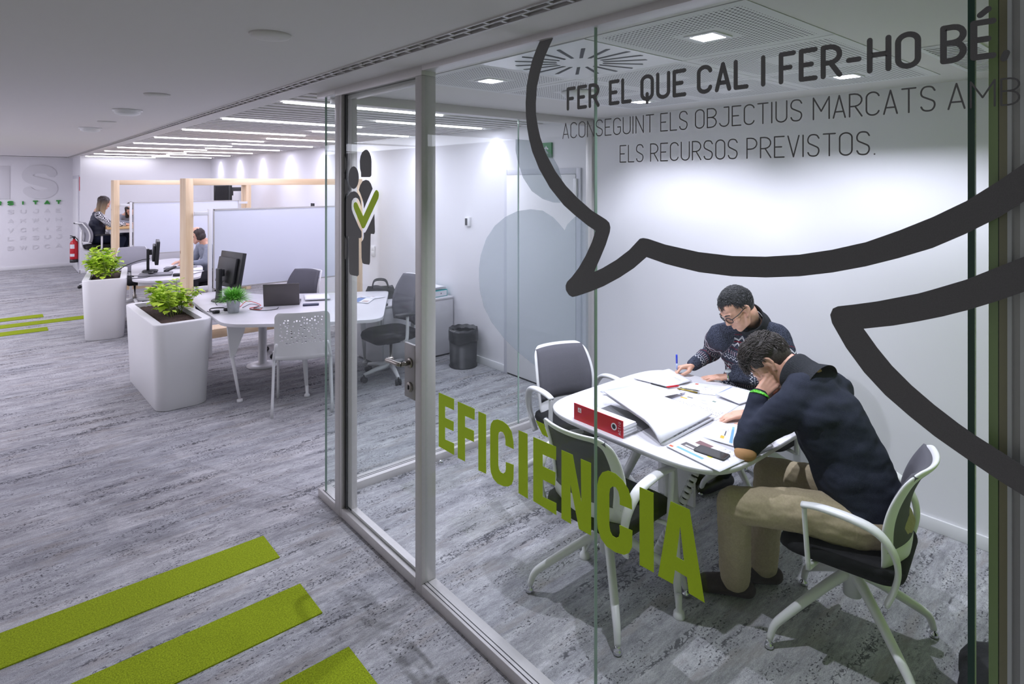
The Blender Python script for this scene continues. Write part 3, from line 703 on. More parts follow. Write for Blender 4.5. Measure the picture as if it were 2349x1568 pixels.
# rounded single-stroke alphabet (unit cap height)
def _q(cx, cy, rx, ry, a0, a1, n=7):
    return [(cx + rx * math.cos(R(a0 + (a1 - a0) * i / n)), cy + ry * math.sin(R(a0 + (a1 - a0) * i / n))) for i in range(n + 1)]
def _oval(w, y0=0, y1=1):
    r = w / 2; k = min(r, .5)
    p = _q(r, y1 - k, r, k, 0, 180, 12) + _q(r, y0 + k, r, k, 180, 360, 12)
    return p + p[:1]
def _sm(pts): return [(p.x, p.y) for p in bez([(a, b, 0) for a, b in pts], 5)]
def glyph(ch, w=.46):
    r = w / 2
    C = _q(r, 1 - r, r, r, 15, 180, 10) + _q(r, r, r, r, 180, 345, 10)
    bowl = lambda y0, y1: [(0, y1), (w - (y1 - y0) / 2, y1)] + _q(w - (y1 - y0) / 2, (y0 + y1) / 2, (y1 - y0) / 2, (y1 - y0) / 2, 90, -90) + [(0, y0)]
    G = {'A': (w, [[(0, 0), (r, 1), (w, 0)], [(w * .14, .27), (w * .86, .27)]]),
         'B': (w, [[(0, 0), (0, 1)], bowl(.53, 1), bowl(0, .53)]),
         'C': (w, [C]), 'E': (w * .9, [[(w * .9, 1), (0, 1), (0, 0), (w * .9, 0)], [(0, .5), (w * .66, .5)]]),
         'F': (w * .85, [[(w * .85, 1), (0, 1), (0, 0)], [(0, .5), (w * .62, .5)]]),
         'G': (w, [_q(r, 1 - r, r, r, 15, 180, 10) + _q(r, r, r, r, 180, 360, 10) + [(w, .45), (w * .6, .45)]]),
         'H': (w, [[(0, 0), (0, 1)], [(w, 0), (w, 1)], [(0, .5), (w, .5)]]),
         'I': (0.02, [[(0, 0), (0, 1)]]),
         'J': (w, [[(w * .5, 1), (w, 1), (w, r)] + _q(r, r, r, r, 0, -165, 9)]),
         'K': (w, [[(0, 0), (0, 1)], [(w, 1), (.06, .45)], [(w * .38, .62), (w, 0)]]),
         'L': (w * .82, [[(0, 1), (0, 0), (w * .82, 0)]]),
         'M': (w * 1.4, [[(0, 0), (0, 1), (w * .7, .36), (w * 1.4, 1), (w * 1.4, 0)]]),
         'N': (w, [[(0, 0), (0, 1), (w, 0), (w, 1)]]),
         'O': (w, [_oval(w)]), 'Q': (w, [_oval(w), [(r, .22), (r, -.14)]]),
         'P': (w, [[(0, 0), (0, 1)], bowl(.45, 1)]),
         'R': (w, [[(0, 0), (0, 1)], bowl(.45, 1), [(w * .45, .45), (w, 0)]]),
         'S': (w, [_sm([(w * .97, .83), (w * .8, .96), (w * .5, 1), (w * .2, .96), (w * .03, .8), (w * .1, .62), (w * .5, .5), (w * .9, .38), (w * .97, .2), (w * .8, .04), (w * .5, 0), (w * .2, .04), (w * .03, .17)])]),
         'T': (w * .98, [[(0, 1), (w * .98, 1)], [(w * .49, 1), (w * .49, 0)]]),
         'U': (w, [[(0, 1), (0, r)] + _q(r, r, r, r, 180, 360, 10) + [(w, 1)]]),
         'V': (w, [[(0, 1), (r, 0), (w, 1)]]),
         'W': (w * 1.5, [[(0, 1), (w * .38, 0), (w * .75, .9), (w * 1.12, 0), (w * 1.5, 1)]]),
         'D': (w, [[(0, 0), (0, 1), (w * .45, 1)] + _q(w * .45, .5, w * .55, .5, 90, -90, 10) + [(0, 0)]]),
         'Z': (w, [[(0, 1), (w, 1), (0, 0), (w, 0)]]),
         '-': (w * .7, [[(0, .45), (w * .7, .45)]]), '.': (0.02, [[(0, 0), (0.001, 0.01)]]), ',': (0.05, [[(0.05, .02), (0, -.13)]])}
    if ch == 'É':
        e = glyph('E', w); return (e[0], e[1] + [[(e[0] * .35, 1.22), (e[0] * .75, 1.36)]])
    return G[ch]
def stroke2d(mb, pl, r, put0):
    step = [0]
    def put(a, b):
        p = list(put0(a, b)); k = step[0] % 60
        if isinstance(put0(a, b), tuple): p[0] -= k * 2e-5
        return tuple(p)
    """flat rounded stroke along a 2-D polyline"""
    for (ax, ay), (bx, by) in zip(pl, pl[1:]):
        dx, dy = bx - ax, by - ay; l = math.hypot(dx, dy) or 1e-9
        nx, ny = -dy / l * r, dx / l * r
        mb.add([put(ax + nx, ay + ny), put(bx + nx, by + ny), put(bx - nx, by - ny), put(ax - nx, ay - ny)], [(0, 1, 2, 3)], False); step[0] += 1
    for (ax, ay) in pl:
        step[0] += 1
        mb.add([put(ax + r * math.cos(2 * PI * k / 12), ay + r * math.sin(2 * PI * k / 12)) for k in range(12)], [tuple(range(12))], False)
def text_line(name, words, z0, z1, r, label):
    t = empty(name, label=label, cat='window lettering', group='words inside the speech bubble')
    for (w, ya, yb) in words:
        gs = [glyph(c) for c in w]
        H = z1 - z0
        gap = 0.23 if r > 0.004 else 0.17
        tot = sum(g[0] for g in gs) + gap * (len(gs) - 1)
        span = (ya - yb) - 2 * r
        sx = span / tot if len(gs) > 1 else H
        x = 0
        mb = MB()
        for g in gs:
            for pl in g[1]:
                P = [(ya - r - (x + px) * sx, z0 + r + pz * (H - 2 * r)) for px, pz in pl]
                if w == '-': P = [(ya - r, z0 + .45 * H), (yb + r, z0 + .45 * H)]
                stroke2d(mb, P, r, lambda a, b: (GX - 0.0004, a, b))
            x += g[0] + gap
        mb.build('lettering', VDARK, t, fix=False)
    return t
text_line('window_lettering', LINES[0], 2.2032, 2.2865, 0.0062, 'bold charcoal line FER EL QUE CAL I FER-HO BÉ on the glass')
text_line('window_lettering', LINES[1], 2.1038, 2.1606, 0.0018, 'thin charcoal line ACONSEGUINT ELS OBJECTIUS MARCATS AMB on the glass')
text_line('window_lettering', LINES[2], 2.0126, 2.0696, 0.0018, 'thin charcoal line ELS RECURSOS PREVISTOS on the glass')

# raised letters on the end wall
WLET = mat('white_relief_letter', (214, 213, 216), 0.7)
def relief(ch, xc, z0, h, wd, r, m, lab, group, dep=0.007):
    w, pls = glyph(ch, 0.8)
    mb = MB()
    s = (wd - 2 * r) / max(w, .3)
    for pl in pls:
        P = [(xc - (w * s) / 2 + px * s, z0 + r + pz * (h - 2 * r)) for px, pz in pl]
        for (ax, ay), (bx, by) in zip(P, P[1:]):
            dx, dy = bx - ax, by - ay; l = math.hypot(dx, dy) or 1e-9
            nx, ny = -dy / l * r, dx / l * r
            dep += 6e-5
            mb.prism([(ax + nx, ay + ny), (ax - nx, ay - ny), (bx - nx, by - ny), (bx + nx, by + ny)], 17.4 - dep, 17.401, 'y')
        for (ax, ay) in P[1:-1]:
            dep += 6e-5
            mb.prism([(ax + r * math.cos(2 * PI * k / 16), ay + r * math.sin(2 * PI * k / 16)) for k in range(16)], 17.4 - dep, 17.401, 'y')
    o = mb.build('wall_letter', m)
    tag(o, lab, 'wall letter', group)
CX_ = [0.324, 0.541, 0.758, 0.967, 1.177]
for i, ch in enumerate('SITAT'):
    relief(ch, CX_[i], 1.432, 0.098, 0.115, 0.013, GREENL, 'green raised letter %s on the end wall, %s' % (ch, ['by the cut one at the frame edge', 'between S and T', 'between I and A', 'between the two T letters', 'last of the row beside the side door'][i]), 'green letters on the end wall', 0.03)
relief('R', 0.118, 1.432, 0.098, 0.115, 0.013, GREENL, 'green raised letter R cut by the frame edge', 'green letters on the end wall', 0.03)
for z, row, nm in ((1.24, 'SUJAE', 'first row under the green letters'), (1.035, 'AKWVH', 'second row under the green letters'), (0.83, 'VCKIZ', 'middle white row'), (0.645, 'LRSUJ', 'last but one row'), (0.435, 'BWDCA', 'bottom row')):
    for i, ch in enumerate(row):
        relief(ch, CX_[i], z, 0.1, 0.13 if ch == 'W' else 0.11, 0.011, WLET, 'small white raised letter %s in the %s' % (ch, nm), 'small white letters on the end wall')
o = MB().box(-0.10, 0.315, 17.388, 17.4, 1.57, 2.30).build('wall_letter', WLET, bevel=0.004); tag(o, 'huge white raised letter I cut by the frame edge', 'wall letter', 'huge white letters on the end wall')
relief('S', 0.84, 1.57, 0.76, 0.66, 0.095, WLET, 'huge white raised letter S high on the end wall', 'huge white letters on the end wall', 0.012)
# ================================================================ chairs and tables of the meeting room
def meeting_chair(label, group, pad=GREYF, legang=45):
    """faces +Y; origin on the floor under the seat"""
    t = empty('meeting_chair', label=label, cat='chair', group=group)
    def back(u, v):                       # u -1..1 across, v 0 lumbar .. 1 top
        w = 0.198 + 0.022 * math.sin(PI * min(max(v, 0), 1)) - 0.012 * max(v, 0)
        if v < 0: w -= 0.05 * v * v * 4
        y = -0.205 + 0.012 * math.sin(PI * min(max(v, 0), 1)) - 0.085 * max(v, 0) ** 2.2 + 0.065 * u * u * (1 - 0.25 * max(v, 0)) + (0.28 * v * v * 1.4 if v < 0 else 0)
        z = 0.505 + 0.355 * v
        return Vector((u * w, y, z))
    def ringpts(su, v0, v1, r, n=7):
        P = []
        for (cu, cv, a0) in ((su, v1, 0), (-su, v1, 90), (-su, v0, 180), (su, v0, 270)):
            su_ = 1 if cu > 0 else -1; sv_ = 1 if cv == v1 else -1
            for i in range(n + 1):
                a = R(a0 + 90 * i / n)
                P.append((cu - su_ * r + r * math.cos(a), cv - sv_ * r * 0.62 + r * 0.62 * math.sin(a)))
        Q = []
        for i in range(len(P)):                     # resample long sides
            a, b = P[i], P[(i + 1) % len(P)]
            k = max(1, int(math.hypot(b[0] - a[0], b[1] - a[1]) / 0.12))
            Q += [(a[0] + (b[0] - a[0]) * j / k, a[1] + (b[1] - a[1]) * j / k) for j in range(k)]
        return Q
    outer = ringpts(1.045, -0.24, 1.008, 0.30)
    # white frame: a lofted ring, wide at the lumbar
    m = MB(); n = len(outer); V = []
    for (u, v) in outer:
        iu = max(-0.80, min(0.80, u * 0.80)); iv = max(0.12, min(0.925, (v - 0.4) * 0.82 + 0.4 + 0.02))
        po = back(u, v); pi_ = back(iu, iv); d = Vector((0, 0.014, 0)); 
        V += [po + d * 0.3 - Vector((0, 0.0, 0)), po - d * 1.4, pi_ - d * 1.5, pi_ + d * 0.1]
    F = []
    for i in range(n):
        j = (i + 1) % n
        for k in range(4):
            k2 = (k + 1) % 4
            F.append((i * 4 + k, i * 4 + k2, j * 4 + k2, j * 4 + k))
    m.add(V, F, True)
    fr = m.build('back_frame', PLW, t)
    mod = fr.modifiers.new('round', 'SUBSURF'); mod.levels = 1; mod.render_levels = 2
    # upholstered pad inside the frame
    def padf(a, b):
        u = (a * 2 - 1) * 0.93; v = 0.07 + 0.90 * b
        e = min(1, 6 * min(a, 1 - a, b, 1 - b) + 0.25)
        p = back(u, v); p.y += 0.004 + 0.018 * e
        return p
    MB().grid(padf, 16, 14, thick=-0.022).build('backrest', pad, t)
    # seat
    pts = rrect(-0.235, 0.235, -0.215, 0.245, 0.085, 6)
    m = MB()
    for (s, z) in ((0.86, 0.408), (0.97, 0.418), (1.0, 0.438), (0.985, 0.458), (0.93, 0.468), (0.5, 0.470)):
        for (x, y) in pts:
            m.v.append((x * s, (y - 0.015) * s + 0.015, z - (0.018 * max(0, (y - 0.12) / 0.125) if z > .43 else 0)))
    k = len(pts)
    for r_ in range(5):
        for i in range(k):
            m.f.append((r_ * k + i, r_ * k + (i + 1) % k, (r_ + 1) * k + (i + 1) % k, (r_ + 1) * k + i)); m.mi.append(0); m.sm.append(True)
    m.f.append(tuple(range(5 * k, 6 * k))); m.mi.append(0); m.sm.append(True)
    m.f.append(tuple(reversed(range(k)))); m.mi.append(0); m.sm.append(True)
    m.build('seat', BLACKF, t)
    for s in (-1, 1):
        p = [(0.268 * s, 0.105, 0.40), (0.272 * s, 0.112, 0.52), (0.274 * s, 0.118, 0.615), (0.274 * s, 0.118, 0.644)]
        q = bez([(0.274 * s, 0.128, 0.652), (0.275 * s, 0.06, 0.662), (0.276 * s, -0.05, 0.658), (0.272 * s, -0.135, 0.635), (0.262 * s, -0.185, 0.575), (0.25 * s, -0.20, 0.50), (0.238 * s, -0.185, 0.42), (0.225 * s, -0.16, 0.35)], 5)
        ar = MB().tube(q, [0.017 + 0.006 * math.sin(PI * min(1, i / (len(q) - 1) * 1.3)) for i in range(len(q))], 10, flat=(1.15, 0.62))
        o = ar.build('armrest', PLW, t)
        MB().tube(bez(p, 4), 0.0125, 8, flat=(1.2, 0.8)).tube([(0.268 * s, 0.105, 0.402), (0.19 * s, 0.09, 0.402)], 0.011, 8).build('arm_post', PLW, o)
    m = MB().lathe([(0.036, 0.205), (0.036, 0.38), (0.05, 0.405), (0.05, 0.41)], n=20)
    m.box(-0.09, 0.09, -0.1, 0.1, 0.39, 0.41)
    m.build('column', STW, t)
    for k in range(4):
        a = R(legang + 90 * k); c, s = math.cos(a), math.sin(a)
        path = bez([(0.02 * c, 0.02 * s, 0.30), (0.12 * c, 0.12 * s, 0.245), (0.29 * c, 0.29 * s, 0.135), (0.345 * c, 0.345 * s, 0.09), (0.366 * c, 0.366 * s, 0.035)], 5)
        n = len(path)
        lg = MB().tube(path, [0.023 - 0.0095 * i / (n - 1) for i in range(n)], 10).build('leg', STW, t)
        MB().lathe([(0.012, 0.036), (0.009, 0.026), (0.017, 0.018), (0.019, 0.006), (0.014, 0.0)], (0.367 * c, 0.367 * s, 0), 14).build('glide', CHROME, lg)
    return t
G_MC = 'white framed chairs round the meeting table'
c2 = meeting_chair('empty white framed meeting chair seen from behind at the glass side of the table', G_MC, legang=45)
c2.location = (2.213, 1.884, 0); c2.rotation_euler = (0, 0, R(-88))
for ch, rz in ((c2, 0),): pass
c3 = dup(c2, (2.77, 1.01, 0), R(9), 'white framed meeting chair under the man in the navy sweater', G_MC)
c1 = dup(c2, (2.84, 2.655, 0), R(166), 'empty white framed meeting chair between the table and the side glass', G_MC)
c4 = dup(c2, (3.60, 1.83, 0), R(88), 'white framed meeting chair behind the man in the patterned sweater', G_MC)

# rounded square table
tb = empty('meeting_table', (2.785, 1.86, 0), 0, 'white rounded meeting table covered with papers', 'table')
def superpts(a, b, p, n=96):
    out = []
    for k in range(n):
        t = 2 * PI * k / n; c, s = math.cos(t), math.sin(t)
        out.append((a * abs(c) ** (2 / p) * (1 if c >= 0 else -1), b * abs(s) ** (2 / p) * (1 if s >= 0 else -1)))
    return out
m = MB()
sp = superpts(0.556, 0.545, 5.2)
k = len(sp)
for (s, z) in ((0.93, 0.712), (0.985, 0.714), (0.998, 0.722), (1.0, 0.737), (0.996, 0.740)):
    m.v += [(x * s, y * s, z) for x, y in sp]
for r_ in range(4):
    for i in range(k):
        m.f.append((r_ * k + i, r_ * k + (i + 1) % k, (r_ + 1) * k + (i + 1) % k, (r_ + 1) * k + i)); m.mi.append(0); m.sm.append(True)
m.f.append(tuple(range(4 * k, 5 * k))); m.mi.append(0); m.sm.append(False)
m.f.append(tuple(reversed(range(k)))); m.mi.append(0); m.sm.append(False)
m.build('tabletop', LAM, tb)
MB().box(-0.34, 0.34, -0.035, 0.035, 0.66, 0.712).build('beam', STW, tb, bevel=0.006)
MB().box(-0.055, -0.035, -0.11, 0.11, 0.28, 0.70).build('modesty_panel', STW, tb, bevel=0.004)
for sx in (-1, 1):
    for sy in (-1, 1):
        top = (0.20 * sx, 0.05 * sy, 0.69); bot = (0.445 * sx, 0.285 * sy, 0.03)
        mid = tuple(top[i] + (bot[i] - top[i]) * 0.5 for i in range(3))
        lg = MB().tube([top, mid, bot], [0.034, 0.026, 0.0105], 14, flat=(1.25, 0.7)).build('leg', STW, tb)
        MB().lathe([(0.0135, 0.10), (0.0135, 0.035), (0.024, 0.022), (0.026, 0.006), (0.026, 0.0)], (bot[0], bot[1], 0), 18).build('foot', STW, lg)
# cable spine: white vertebrae with dark clips, from the table down to the floor
sp_path = bez([(2.66, 1.66, 0.70), (2.60, 1.64, 0.60), (2.53, 1.66, 0.46), (2.50, 1.72, 0.30), (2.50, 1.80, 0.14), (2.52, 1.84, 0.03)], 6)
cs = empty('cable_spine', sp_path[-1], 0, 'white segmented cable spine hanging from the meeting table to the floor', 'cable guide')
off = Vector(sp_path[-1])
n = len(sp_path)
for i in range(0, n - 1, 1):
    a, b = Vector(sp_path[i]) - off, Vector(sp_path[i + 1]) - off
    m = MB().tube([a.lerp(b, 0.05), a.lerp(b, 0.72)], 0.021, 10)
    m.build('vertebra', STW, cs)
MB().tube([Vector(p) - off for p in sp_path], 0.011, 8).build('cable_core', BLACKP, cs)
d = MB().lathe([(0.018, 0), (0.018, 0.02), (0.012, 0.028), (0, 0.03)], n=18, cap=False).build('door_stop', CHROME, loc=(2.361, 3.50, 0))
tag(d, 'small round chrome door stop on the carpet by the side glass rail', 'door stop')

# ---------------------------------------------------------------- things on the meeting table
ZT = 0.7405
def sheet(name, pts, z, lab, cat='paper', m=PAPER, thick=0.0006, curl=None, n=10, group=None, parent=None):
    """four corners (x,y) in order a,b,c,d; curl(u,v)->dz"""
    a, b, c, d = [Vector((p[0], p[1], 0)) for p in pts]
    def fn(u, v):
        p = (a * (1 - u) + b * u) * (1 - v) + (d * (1 - u) + c * u) * v
        return (p.x, p.y, z + thick + (curl(u, v) if curl else 0))
    mb = MB().grid(fn, n, n, thick=thick)
    o = mb.build(name, m, parent)
    me = o.data
    uv = me.uv_layers.new(name='UVMap')
    N_ = (n + 1) * (n + 1)
    for lp in me.loops:
        i = lp.vertex_index % N_
        uv.data[lp.index].uv = ((i // (n + 1)) / n, (i % (n + 1)) / n)
    if lab: tag(o, lab, cat, group)
    return o
def print_mat(name, kind):
    """printed page: faint lines, blocks of colour, from the sheet's own UV"""
    m = bpy.data.materials.new(name); m.use_nodes = True
    nt = m.node_tree; N = nt.nodes; L = nt.links; p = N['Principled BSDF']; p.inputs['Roughness'].default_value = 0.8
    uv = N.new('ShaderNodeUVMap'); sep = N.new('ShaderNodeSeparateXYZ'); L.new(uv.outputs[0], sep.inputs[0])
    def ma(op, a, b=0.0):
        q = N.new('ShaderNodeMath'); q.operation = op
        for s, v in ((0, a), (1, b)):
            if isinstance(v, (int, float)): q.inputs[s].default_value = v
            else: L.new(v, q.inputs[s])
        return q.outputs[0]
    def rect(u0, u1, v0, v1):
        return ma('MULTIPLY', ma('MULTIPLY', ma('GREATER_THAN', sep.outputs[0], u0), ma('LESS_THAN', sep.outputs[0], u1)), ma('MULTIPLY', ma('GREATER_THAN', sep.outputs[1], v0), ma('LESS_THAN', sep.outputs[1], v1)))
    base = srgb(224, 224, 229)
    cur = None
    def over(f, c):
        nonlocal cur
        q = N.new('ShaderNodeMix'); q.data_type = 'RGBA'; L.new(f, q.inputs[0])
        if cur is None: q.inputs[6].default_value = base
        else: L.new(cur, q.inputs[6])
        q.inputs[7].default_value = c; cur = q.outputs[2]
    def scribble(u0, u1, v0, v1, rows, sx, thr, c):
        mp = N.new('ShaderNodeMapping'); mp.inputs['Scale'].default_value = (sx, rows * 2.2, 1); L.new(uv.outputs[0], mp.inputs[0])
        nz = N.new('ShaderNodeTexNoise'); nz.inputs['Scale'].default_value = 1.0; nz.inputs['Detail'].default_value = 1; L.new(mp.outputs[0], nz.inputs['Vector'])
        row = ma('LESS_THAN', ma('ABSOLUTE', ma('SUBTRACT', ma('FRACT', ma('MULTIPLY', sep.outputs[1], rows)), 0.5)), 0.22)
        over(ma('MULTIPLY', ma('MULTIPLY', rect(u0, u1, v0, v1), row), ma('GREATER_THAN', nz.outputs['Fac'], thr)), c)
    gy = srgb(150, 150, 160)
    if kind == 'notes': scribble(.12, .9, .1, .75, 16, 60, .5, srgb(165, 168, 185))
    if kind == 'plan':
        scribble(.02, .45, .05, .95, 26, 45, .52, srgb(120, 122, 135)); 
        for r_, c in (((.60, .66, .12, .24), srgb(222, 176, 60)), ((.70, .76, .2, .3), srgb(120, 120, 122)), ((.64, .68, .34, .44), srgb(190, 190, 205)), ((.72, .78, .44, .52), srgb(185, 185, 205)), ((.60, .63, .5, .6), srgb(170, 170, 180)), ((.48, .485, .05, .95), gy), ((.50, .95, .68, .685), gy), ((.80, .86, .60, .66), srgb(110, 130, 120))):
            over(rect(*r_), c)
    if kind == 'header':
        for r_, c in (((.08, .13, .06, .94), srgb(150, 160, 195)), ((.05, .92, .1, .11), gy), ((.80, .87, .78, .88), srgb(214, 90, 60)), ((.3, .305, .1, .9), gy)): over(rect(*r_), c)
        scribble(.35, .6, .3, .7, 9, 40, .5, srgb(170, 160, 165))
    if kind == 'blue':
        for r_, c in (((.22, .30, .1, .9), srgb(120, 170, 205)), ((.06, .2, .03, .11), srgb(222, 96, 60)), ((.45, .55, .2, .34), srgb(226, 190, 70)), ((.44, .47, .36, .6), srgb(70, 70, 75)), ((.4, .8, .62, .625), gy), ((.4, .8, .72, .725), gy), ((.4, .405, .6, .9), gy)): over(rect(*r_), c)
        scribble(.02, .18, .3, .8, 14, 40, .5, gy)
    if kind == 'photo':
        for r_, c in (((.05, .12, .02, .09), srgb(222, 96, 60)), ((.12, .2, .12, .62), srgb(120, 170, 205)), ((.3, .5, .1, .42), srgb(95, 90, 92)), ((.34, .4, .16, .36), srgb(190, 186, 180)), ((.62, .8, .2, .46), srgb(120, 90, 92)), ((.3, .36, .6, .68), srgb(240, 226, 90)), ((.5, .52, .55, .9), gy)): over(rect(*r_), c)
        scribble(.3, .9, .55, .92, 9, 40, .55, gy)
    if kind == 'glossy':
        for r_, c in (((.0, 1, .0, .45), srgb(104, 128, 172)), ((.1, .5, .55, .9), srgb(190, 176, 170))): over(rect(*r_), c)
    L.new(cur, p.inputs['Base Color'])
    return m
hump = lambda h, p=1.0: (lambda u, v: h * math.sin(PI * u) * math.sin(PI * v) ** p)
G_P = 'papers on the meeting table'
sheet('drawing_sheet', [(2.771, 1.99), (3.036, 2.02), (3.09, 1.69), (2.771, 1.655)], ZT, 'large printed floor plan with handwriting, in the middle of the table', m=print_mat('plan_print', 'plan'), group=G_P)
sheet('document', [(3.118, 1.838), (3.02, 2.03), (3.214, 2.074), (3.333, 1.842)], ZT + 0.001, 'printed page with a blue heading bar under the forearm with the watch', m=print_mat('header_print', 'header'), group=G_P)
sheet('document', [(3.067, 1.685), (3.088, 1.833), (3.30, 1.823), (3.25, 1.66)], ZT + 0.002, 'small stack of plain sheets beside the navy sleeve', thick=0.006, curl=lambda u, v: 0.008 * u * (1 - v), group=G_P)
sheet('notepad', [(3.012, 2.10), (2.985, 2.33), (3.292, 2.29), (3.20, 2.065)], ZT + 0.001, 'notepad page of handwriting under the writing hand', cat='notepad', m=print_mat('notes_print', 'notes'), thick=0.005, curl=lambda u, v: 0.004 * v, group=None)
sheet('document', [(2.63, 2.28), (2.95, 2.245), (2.972, 1.965), (2.77, 1.985)], ZT + 0.003, 'slightly curled blank sheet between the red binder and the notepad', curl=lambda u, v: 0.026 * v * v * (1 - 0.5 * u) + 0.004, group=G_P)
sheet('document', [(2.665, 2.325), (2.96, 2.25), (2.93, 2.20), (2.66, 2.26)], ZT + 0.0005, 'bluish see-through sleeve peeping out above the curled blank sheet', m=mat('bluish_sleeve', (196, 200, 222), 0.3), group=G_P)
sheet('document', [(2.573, 1.402), (2.545, 1.60), (2.769, 1.655), (2.80, 1.53)], ZT + 0.0045, 'printed page with a wide blue stripe beside the leaning elbow', m=print_mat('blue_print', 'blue'), group=G_P)
sheet('document', [(2.335, 1.64), (2.55, 1.625), (2.52, 1.33), (2.293, 1.347)], ZT + 0.002, 'printed page with photographs under the phone', m=print_mat('photo_print', 'photo'), group=G_P, thick=0.003)
sheet('document', [(2.49, 1.345), (2.56, 1.40), (2.74, 1.37), (2.70, 1.318)], ZT + 0.008, 'curled glossy sheet sticking out past the leaning elbow', curl=lambda u, v: 0.035 * u * u * v, group=G_P, n=8)
# the thick set of blank drawings lying over the binder
o = sheet('drawing_set', [(2.519, 2.17), (2.80, 2.02), (2.773, 1.67), (2.325, 1.665)], ZT + 0.006, 'thick set of large blank sheets lying across the red binder', cat='paper', thick=0.008,
          curl=lambda u, v: 0.056 * math.exp(-(u / 0.5) ** 2) * (1 - max(0, (v - .72) / .28) ** 2) + 0.012 * u + 0.018 * max(0, v - .75) * u, n=16)
for i in range(3):
    s_ = sheet('leaf', [(2.522 + .004 * i, 2.165), (2.80, 2.015 - .004 * i), (2.778 + .006 * i, 1.664), (2.33 + .008 * i, 1.66 - .003 * i)], ZT + 0.003 - 0.0015 * i, None, thick=0.0006,
               curl=lambda u, v: 0.054 * math.exp(-(u / 0.5) ** 2) * (1 - max(0, (v - .72) / .28) ** 2) + 0.010 * u, n=10, parent=o)
# red binder lying flat, spine to the glass
bd = empty('ring_binder', (2.262, 1.985, ZT), R(0), 'red ring binder lying flat with its lettered spine to the glass', 'binder')
MB().box(-0.004, 0.0, -0.158, 0.158, 0.0, 0.082).build('spine', RED, bd)
MB().box(0.0, 0.285, -0.158, 0.158, 0.0, 0.003).build('cover', mat('grey_binder_board', (120, 120, 122), 0.6), bd)
m = MB()
for i in range(6):
    m.box(0.012 + 0.003 * (i % 2), 0.115 - 0.003 * (i % 3), -0.15 + 0.003 * (i % 2), 0.148, 0.004 + 0.0075 * i, 0.0105 + 0.0075 * i)
m.build('pages', PAPER, bd)
ring = MB(); 
ring.prism([(-0.104 + 0.017 * math.cos(2 * PI * i / 24), 0.041 + 0.017 * math.sin(2 * PI * i / 24)) for i in range(24)], -0.0052, -0.004, 'x', [[(-0.104 + 0.0115 * math.cos(-2 * PI * i / 24), 0.041 + 0.0115 * math.sin(-2 * PI * i / 24)) for i in range(24)]])
ring.build('finger_ring', mat('binder_white', (236, 236, 236), 0.4), bd)
MB().prism([(-0.104 + 0.0115 * math.cos(2 * PI * i / 24), 0.041 + 0.0115 * math.sin(2 * PI * i / 24)) for i in range(24)], -0.0046, -0.004, 'x').build('finger_hole', ALU_D, bd)
m = MB()
for i, ch in enumerate('ACTIU'):            # reads upward along the spine end
    w, pls = glyph(ch, 0.62)
    for pl in pls:
        P = [(-0.138 + (pz - 0.5) * 0.0125, 0.012 + i * 0.0128 + (0.0035 if ch == 'I' else 0) + px * 0.0125) for px, pz in pl]
        stroke2d(m, P, 0.0009, lambda a, b: (-0.0044, a, b))
m.build('lettering', MATS['binder_white'], bd, fix=False)
MB().box(-0.0046, -0.004, 0.108, 0.130, 0.044, 0.066).build('logo', MATS['binder_white'], bd)
m = MB()
for pl in ([(0.112, 0.048), (0.119, 0.062), (0.126, 0.048)], [(0.115, 0.052), (0.123, 0.052)]):
    stroke2d(m, pl, 0.0012, lambda a, b: (-0.0048, a, b))
m.build('logo_mark', RED, bd, fix=False)
# phone
ph = empty('mobile_phone', (2.420, 1.46, ZT + 0.006), R(-86), 'dark smartphone lying screen up on a printed page', 'phone')
MB().prism(rrect(-0.073, 0.073, -0.036, 0.036, 0.012, 5), 0.0, 0.0085, 'z').build('body', mat('phone_case', (38, 36, 36), 0.5), ph, bevel=0.002)
MB().prism(rrect(-0.066, 0.066, -0.0325, 0.0325, 0.006, 4), 0.0085, 0.009, 'z').build('screen', mat('phone_screen', (52, 50, 50), 0.08), ph)
def pen(name, a, b, r, m, lab, tip=None):
    a, b = Vector(a), Vector(b)
    root = empty(name, a, 0, lab, 'pen')
    d = b - a
    body = MB().tube([(0, 0, 0), d * 0.08, d * 0.9], [r * 0.35, r, r], 10).build('barrel', m, root)
    MB().tube([d * 0.9, d], [r * 0.9, r * 0.55], 10).build('cap', tip or m, root)
    return root
pen('pen', (2.99, 2.10, ZT + 0.012), (3.075, 2.07, ZT + 0.009), 0.0055, RED, 'red pen at the edge of the notepad')
pen('pen', (2.975, 2.20, ZT + 0.012), (2.985, 2.09, ZT + 0.012), 0.0045, BLACKP, 'black pen clipped along the notepad edge')
pen('pen', (3.035, 2.055, ZT + 0.006), (3.065, 1.925, ZT + 0.006), 0.0045, mat('brass_pen', (150, 130, 62), 0.3, 0.9), 'slim brass coloured pen beside the red pen', CHROME)
pen('pen', (3.06, 2.055, ZT + 0.006), (3.095, 1.945, ZT + 0.006), 0.004, mat('steel_pen', (140, 140, 130), 0.3, 0.9), 'slim grey metal pen behind the brass one', CHROME)
o = MB().box(-0.018, 0.018, -0.008, 0.008, 0, 0.010).build('eraser', mat('eraser_rubber', (214, 208, 220), 0.7), bevel=0.002, loc=(2.985, 1.985, ZT + 0.006)); tag(o, 'small pale eraser below the slim pens', 'eraser')
